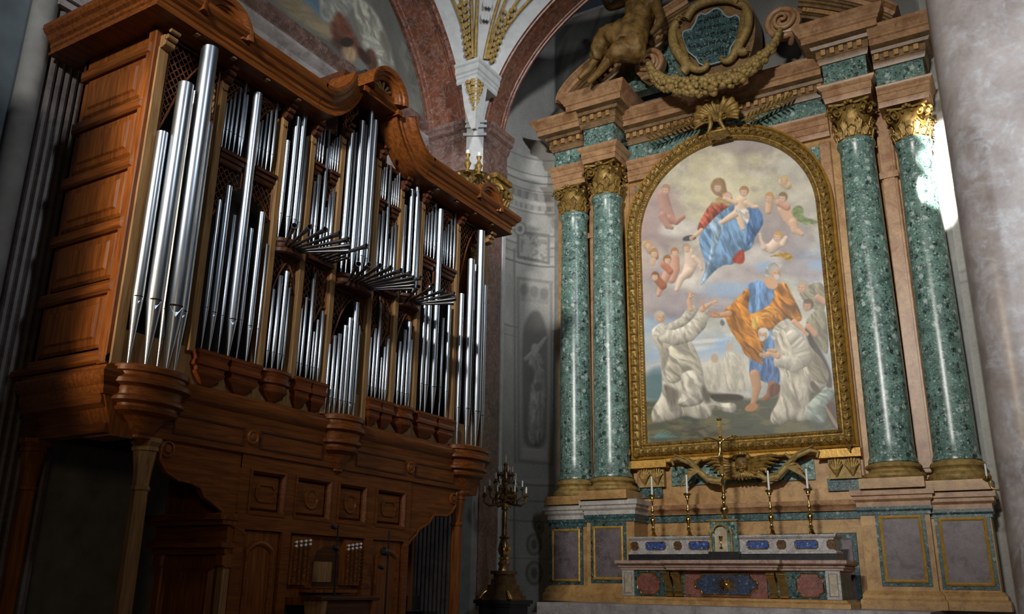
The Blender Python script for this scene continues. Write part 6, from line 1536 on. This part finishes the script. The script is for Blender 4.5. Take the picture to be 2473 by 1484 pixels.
# altar cross
kx, ky, kz = tx[0]+(tx[1]-tx[0])*.55, TY+.06, 3.07
crs = thing('altar_cross', 'tall polished brass cross on the tabernacle before the painting', 'crucifix', (kx, ky, kz))
m = MB(); m.lathe([(.085,0),(.08,.02),(.05,.05),(.035,.08),(.05,.11),(.09,.17),(.095,.22),(.06,.29),(.03,.32),(.035,.35),(.025,.38),(.05,.43),(.055,.47),(.03,.50),(.035,.53),(.04,.60),(.028,.78),(.045,.82),(.03,.84),(.022,.87),(.045,.90),(.04,.93)], (kx,ky,kz), 20); m.build('knopped_stem', M['brass'], crs, smooth=50)
m = MB(); m.fbox(FY(ky), kx-.033, kx+.033, kz+.92, kz+2.08, -.02, .02); m.fbox(FY(ky), kx-.30, kx+.30, kz+1.68, kz+1.74, -.018, .018)
for p in ((kx-.31,kz+1.71),(kx+.31,kz+1.71),(kx,kz+2.10)):
    for q_ in ((0,0),(.03,.03),(-.03,.03)): m.ball((p[0]+q_[0],ky,p[1]+q_[1]*.6), .032, 8, 6)
m.build('cross_bars', M['brass'], crs)
cf = FY(ky-.03)
SK = [('pelvis',(kx,ky-.05,kz+1.44),.042),('chest',(kx+.005,ky-.06,kz+1.60),.048),('neck',(kx+.01,ky-.06,kz+1.69),.02),('head',(kx+.02,ky-.08,kz+1.74),.034),('head2',(kx+.022,ky-.08,kz+1.775),.028),
      ('sl',(kx-.06,ky-.05,kz+1.66),.02),('el',(kx-.15,ky-.045,kz+1.70),.015),('hl',(kx-.25,ky-.035,kz+1.74),.012),('sr',(kx+.07,ky-.05,kz+1.66),.02),('er',(kx+.16,ky-.045,kz+1.70),.015),('hr',(kx+.26,ky-.035,kz+1.74),.012),
      ('kl',(kx-.03,ky-.085,kz+1.30),.026),('fl',(kx-.008,ky-.045,kz+1.13),.016),('kr',(kx+.02,ky-.085,kz+1.30),.026),('fr',(kx+.008,ky-.05,kz+1.12),.016)]
skin('corpus', SK, ['pelvis-chest','chest-neck','neck-head','head-head2','chest-sl','sl-el','el-hl','chest-sr','sr-er','er-hr','pelvis-kl','kl-fl','pelvis-kr','kr-fr'], M['brass'], crs, lev=1)

# ------------------------------------------------------------------ tall candelabrum on its pedestal
BY = 16.0
bc = on_y(1217, 1380, BY); bx = bc[0]
Zp = on_y(1217, 1450, BY)[2]
ped = thing('candelabrum_pedestal', 'black stepped pedestal under the tall bronze candelabrum beside the corner pier', 'pedestal', (bx, BY, 0))
m = MB(); m.box(bx-.36,bx+.36,BY-.36,BY+.36,0,Zp-.12); m.build('block', M['black'], ped)
m = MB(); m.box(bx-.44,bx+.44,BY-.44,BY+.44,Zp-.07,Zp).box(bx-.40,bx+.40,BY-.40,BY+.40,Zp-.12,Zp-.07); m.build('top_slab', M['black'], ped)
cb = thing('candelabrum', 'tall dark bronze candelabrum with tiers of white candles beside the corner pier', 'candelabrum', (bx, BY, Zp))
zz = lambda py: on_y(1217, py, BY)[2]
m = MB()
for w_, a, b in ((.33,1450,1440),(.28,1440,1428),(.24,1428,1414),(.19,1414,1400),(.155,1400,1388),(.20,1388,1380)):
    z1, z0 = zz(b), zz(a); m.box(bx-w_, bx+w_, BY-w_, BY+w_, z0, z1+.003)
m.build('stepped_base', M['bronze'], cb)
q = MB()
for s in (-1,1):
    q.tube([(bx+s*.30,BY-.30,zz(1450)+.03),(bx+s*.38,BY-.38,zz(1446)),(bx+s*.30,BY-.32,zz(1436)),(bx+s*.24,BY-.26,zz(1428))], [.05,.06,.05,.03], 8)
q.build('scroll_foot', M['brass'], cb, smooth=60)
m = MB()
prof = [(.13,1382),(.10,1370),(.13,1362),(.09,1355),(.06,1350),(.11,1335),(.125,1322),(.09,1308),(.07,1304),(.12,1299),(.06,1294),(.055,1275),(.06,1240),(.045,1235),(.075,1230),(.06,1222),(.10,1210),(.13,1200),(.07,1190),(.05,1182),(.06,1170),(.03,1150),(.05,1140),(.03,1128),(.05,1122),(.02,1118)]
m.lathe([(r, zz(p)) for r, p in prof], (bx,BY,0), 20); m.build('stem', M['bronze'], cb, smooth=45)
for pr_ in ([(.075,zz(1226)),(.11,zz(1218)),(.08,zz(1212))], [(.11,zz(1340)),(.14,zz(1328)),(.11,zz(1316))], [(.09,zz(1355)),(.12,zz(1350)),(.09,zz(1346))]):
    q = MB(); q.lathe(pr_, (bx,BY,0), 18); q.build('gilt_knop', M['brass'], cb, smooth=45)
nc = 0
for n, R, pz, p0, a0 in ((8,.47,1197,1214,.2),(7,.36,1180,1200,.5),(6,.24,1163,1184,.1),(6,.15,1146,1160,.4)):
    for k in range(n):
        a = a0+2*PI*k/n; dx, dy = math.cos(a), math.sin(a); z1 = zz(pz); z0 = zz(p0)
        q = MB(); P_ = lambda f, z: (bx+dx*R*f, BY+dy*R*f, z)
        q.tube([P_(.12,z0+.02),P_(.4,z0-.05),P_(.75,z0-.07),P_(1.0,z0-.0),P_(1.0,z1-.03)], [.022,.024,.02,.016,.014], 6)
        q.tube([P_(.55,z0-.06),P_(.6,z0+.03),P_(.48,z0+.05)], [.016,.014,.01], 5)
        q.lathe([(.012,-.05),(.05,-.03),(.055,-.015),(.02,-.01),(.026,.03)], P_(1.0,z1), 10)
        arm = q.build('arm', M['bronze'], cb, smooth=50)
        c = MB(); c.lathe([(.016,0),(.015,.15),(.006,.16)], P_(1.0,z1), 8); tag(c.build('candle', M['wax']), 'thin white candle on the tall bronze candelabrum', 'candle', 'candles on the candelabrum')
c = MB(); c.lathe([(.016,0),(.015,.15),(.006,.16)], (bx,BY,zz(1119)), 8); tag(c.build('candle', M['wax']), 'single white candle at the very top of the tall bronze candelabrum', 'candle')

# gilded pier capital behind the organ cornice with two lamps on it
gx = on_y(1150, 430, 15.75)
cap = thing('pier_capital', 'gilded acanthus capital of the corner pier showing above the organ cornice', 'capital', (-10.95, 15.9, 9.8))
m = MB(); cx_, cy_ = -10.82, 15.88
z0 = on_y(1150, 470, 15.75)[2]-.5; H = 1.45
m.lathe([(.34,z0-.2),(.34,z0+.3),(.40,z0+.7),(.52,z0+.95),(.55,z0+1.0)], (cx_,cy_,0), 24); m.build('bell', M['bronze'], cap)
q = MB(); acanthus(q, cx_, cy_, z0, .36, 9, .55, .22, .085); acanthus(q, cx_, cy_, z0+.25, .38, 9, .62, .24, .08, .35); q.build('acanthus_leaves', M['gold'], cap, smooth=60)
q = MB()
for a in (-.25*PI, -.75*PI, .25*PI):
    c = (cx_+.62*math.cos(a), cy_+.62*math.sin(a), z0+.82); volute(q, c, (math.cos(a),math.sin(a),0), (0,0,1), .17, .05, 1.8); q.ball(c, .05, 8, 6)
for k in range(16): q.ball((cx_+.50*math.cos(2*PI*k/16), cy_+.50*math.sin(2*PI*k/16), z0+.93), (.06,.06,.075), 6, 5)
q.build('volutes', M['gold'], cap, smooth=60)
vx = on_y(1212, 470, 16.9)
cap2 = thing('pilaster_capital', 'gilded volute capital on the chapel side of the corner pier', 'capital', (-10.5, 16.7, vx[2]-.5))
m = MB(); zc_ = vx[2]; f16 = lambda u, v, d: (-10.66+d, u, v)
m.sweep([(17.0,zc_-.55),(16.9,zc_-.1),(17.0,zc_+.25)], [(-.25,0),(-.25,.12),(.0,.16),(.0,0)], f16); m.fbox(f16, 16.35, 17.1, zc_+.22, zc_+.34, 0, .28).fbox(f16, 16.4, 17.05, zc_+.1, zc_+.22, 0, .2); m.fbox(f16, 16.45, 17.0, zc_-.9, zc_+.1, 0, .12)
m.build('abacus', M['gold'], cap2)
q = MB()
for y in (16.5, 16.98): volute(q, (-10.44, y, zc_-.08), (0,1,0), (0,0,1), .17, .05, 1.8); q.ball((-10.42,y,zc_-.08), .06, 8, 6)
for k in range(5):
    for j in range(2): q.tube([(-10.56,16.5+k*.12,zc_-.85+j*.3),(-10.48,16.5+k*.12,zc_-.6+j*.3),(-10.40,16.5+k*.12,zc_-.52+j*.3)], [.06,.07,.03], 6)
q.build('volutes_and_leaves', M['gold'], cap2, smooth=60)
for px, py, lab in ((1130,372,'left of two small white-capped gilt lamps above the organ cornice'),(1157,378,'right of two small white-capped gilt lamps above the organ cornice')):
    P_ = on_y(px, py, 15.35); t = thing('wall_lamp', lab, 'lamp', (P_[0],P_[1],P_[2]-.45), 'lamps on the pier capital')
    m = MB(); m.lathe([(.10,-.5),(.06,-.46),(.035,-.40),(.07,-.30),(.09,-.24),(.05,-.18),(.03,-.10),(.06,-.04),(.065,-.01)], P_, 14); m.build('gilt_baluster', M['gold'], t, smooth=50)
    m = MB(); m.lathe([(.05,-.01),(.055,.06),(.05,.09)], P_, 14); m.build('white_cap', M['wax'], t)
    m = MB(); m.tube([(P_[0],P_[1],P_[2]-.45),(P_[0]-.1,P_[1]+.25,P_[2]-.6),(P_[0]-.15,P_[1]+.5,P_[2]-.55)], .03, 6); m.build('arm', M['bronze'], t)

# ------------------------------------------------------------------ small things
for px, py, lab in ((1505,338,'small black spotlight on the frieze above the left inner column'),(1977,222,'small black spotlight on the frieze beside the right inner column')):
    P_ = on_y(px, py, WY-.6); t = thing('spotlight', lab, 'spotlight', P_, 'small spotlights on the frieze')
    m = MB(); m.tube([P_+[0,.25,.06], P_+[0,0,.05], P_+[.02,-.05,0]], .02, 6); m.build('arm', M['black'], t)
    m = MB(); m.lathe([(.05,-.09),(.06,.05),(.045,.06)], P_+[.03,-.06,-.05], 10, axis=(.3,-.6,-.5)); m.build('housing', M['black'], t)
# wall sconce beside the near pier
P_ = on_y(2384, 1158, 17.6); t = thing('wall_sconce', 'small brass wall sconce with one white candle beside the near pier', 'sconce', (P_[0],P_[1],P_[2]-.1))
m = MB(); m.tube([P_+[.35,.05,-.12], P_+[.2,0,-.2], P_+[.05,0,-.16], P_], [.025,.022,.02,.018], 8); m.lathe([(.02,-.05),(.07,-.01),(.075,.01),(.03,.015),(.03,.05)], P_, 12)
m.build('arm', M['brass'], t, smooth=50)
m = MB(); m.lathe([(.09,0),(.08,.03),(.03,.05)], P_+[.35,.05,-.12], 14, axis=(-1,0,0)); m.build('wall_plate', M['brass'], t, smooth=50)
m = MB(); m.lathe([(.018,.03),(.017,.26),(.006,.27)], P_, 10); tag(m.build('candle', M['wax']), 'white candle in the small wall sconce beside the near pier', 'candle')

# organ bench
OBX = -8.35
b0 = on_x(775, 1452, OBX); b1 = on_x(912, 1452, OBX)
y0, y1, zt = b0[1], b1[1], on_x(840, 1442, OBX)[2]
t = thing('organ_bench', 'wooden organ bench in front of the organ console', 'bench', (OBX-.0, (y0+y1)/2, 0))
m = MB(); m.bbox(FX(OBX), y0-.02, y1+.02, zt-.05, zt, -.35, .03, .01); m.build('seat', M['wood_dark'], t)
for y in (y0+.02, y1-.12):
    m = MB(); pr = [(-.30,0),(.0,0),(.02,.08),(-.03,.3),(.02,zt-.40),(-.02,zt-.25),(.01,zt-.05),(-.32,zt-.05),(-.28,zt-.25),(-.32,zt-.40),(-.26,.3),(-.32,.08)]
    m.prism(pr, lambda u, v, d: (OBX+u, y+d, v), 0, .10); m.build('end_support', M['wood_pale'] if y < y0+.1 else M['wood'], t)
m = MB(); m.fbox(FX(OBX), y0+.1, y1-.1, zt-.30, zt-.06, -.06, -.03); m.build('apron', M['wood_dark'], t)
for k in range(4):
    yy = y0+.35+.12*k; m = MB(); m.lathe([(.025,.25),(.03,zt-.7),(.022,zt-.5),(.03,zt-.3)], (OBX-.05,yy,0), 8); m.build('baluster', M['wood'], t)
m = MB(); m.box(OBX-.34,OBX,y0+.05,y1-.05,.18,.25); m.build('foot_rail', M['wood_dark'], t)
# organ platform
tag(MB().box(-9.6,-7.6,8.3,11.6,0,.14).build('organ_platform', M['wood_dark']), 'low dark wooden platform under the organ bench', 'platform')
# microphone stands
def mic(px0, pyb, pxt, pyt, X, lab, dev):
    a = on_x(px0, pyb, X); b = on_x(pxt, pyt, X); t = thing('microphone_stand', lab, 'microphone stand', (X, a[1], .14), 'black stands before the console')
    m = MB(); m.tube([(X,a[1],.16),(X,(a[1]+b[1])/2,1.2),(X,b[1],b[2])], [.018,.016,.012], 8); m.build('pole', M['black'], t)
    m = MB()
    for k in range(3): an = 2*PI*k/3+.4; m.tube([(X,a[1],.35),(X+.28*math.cos(an),a[1]+.28*math.sin(an),.155)], .012, 6)
    m.build('tripod', M['black'], t)
    for k, (px, py, r, L) in enumerate(dev):
        q = on_x(px, py, X); m = MB(); m.lathe([(r*.8,-L),(r,-L*.6),(r,L*.7),(r*.7,L)], q, 12, axis=(.2,-.95,.15)); m.build('device', M['black'], t)
mic(808,1484,817,1268,-8.5,'thin black microphone stand in front of the console, nearer the left stop knobs', ((806,1274,.03,.06),(811,1325,.035,.07)))
mic(930,1484,940,1282,-8.6,'thin black stand with a small box in front of the right console door', ((929,1333,.06,.05),(920,1371,.03,.07)))
# chair behind the far post
P_ = on_x(1018, 1462, -10.2); X = -10.2
t = thing('chair', 'dark chair standing behind the far end of the organ', 'chair', (X, P_[1], 0.0))
zs = on_x(1018, 1478, X)[2]; zb = on_x(1018, 1440, X)[2]; y = P_[1]
m = MB(); m.box(X-.2,X+.22,y-.22,y+.22,zs-.04,zs); m.build('seat', M['black'], t)
m = MB(); m.box(X-.22,X-.19,y-.2,y+.2,zb-.25,zb); m.build('backrest', M['black'], t)
for dx in (-.19,.19):
    for dy in (-.2,.2): m = MB(); m.tube([(X+dx,y+dy,0),(X+dx,y+dy,zs-.02 if dx > 0 else zb)], .013, 6); m.build('leg', M['black'], t)
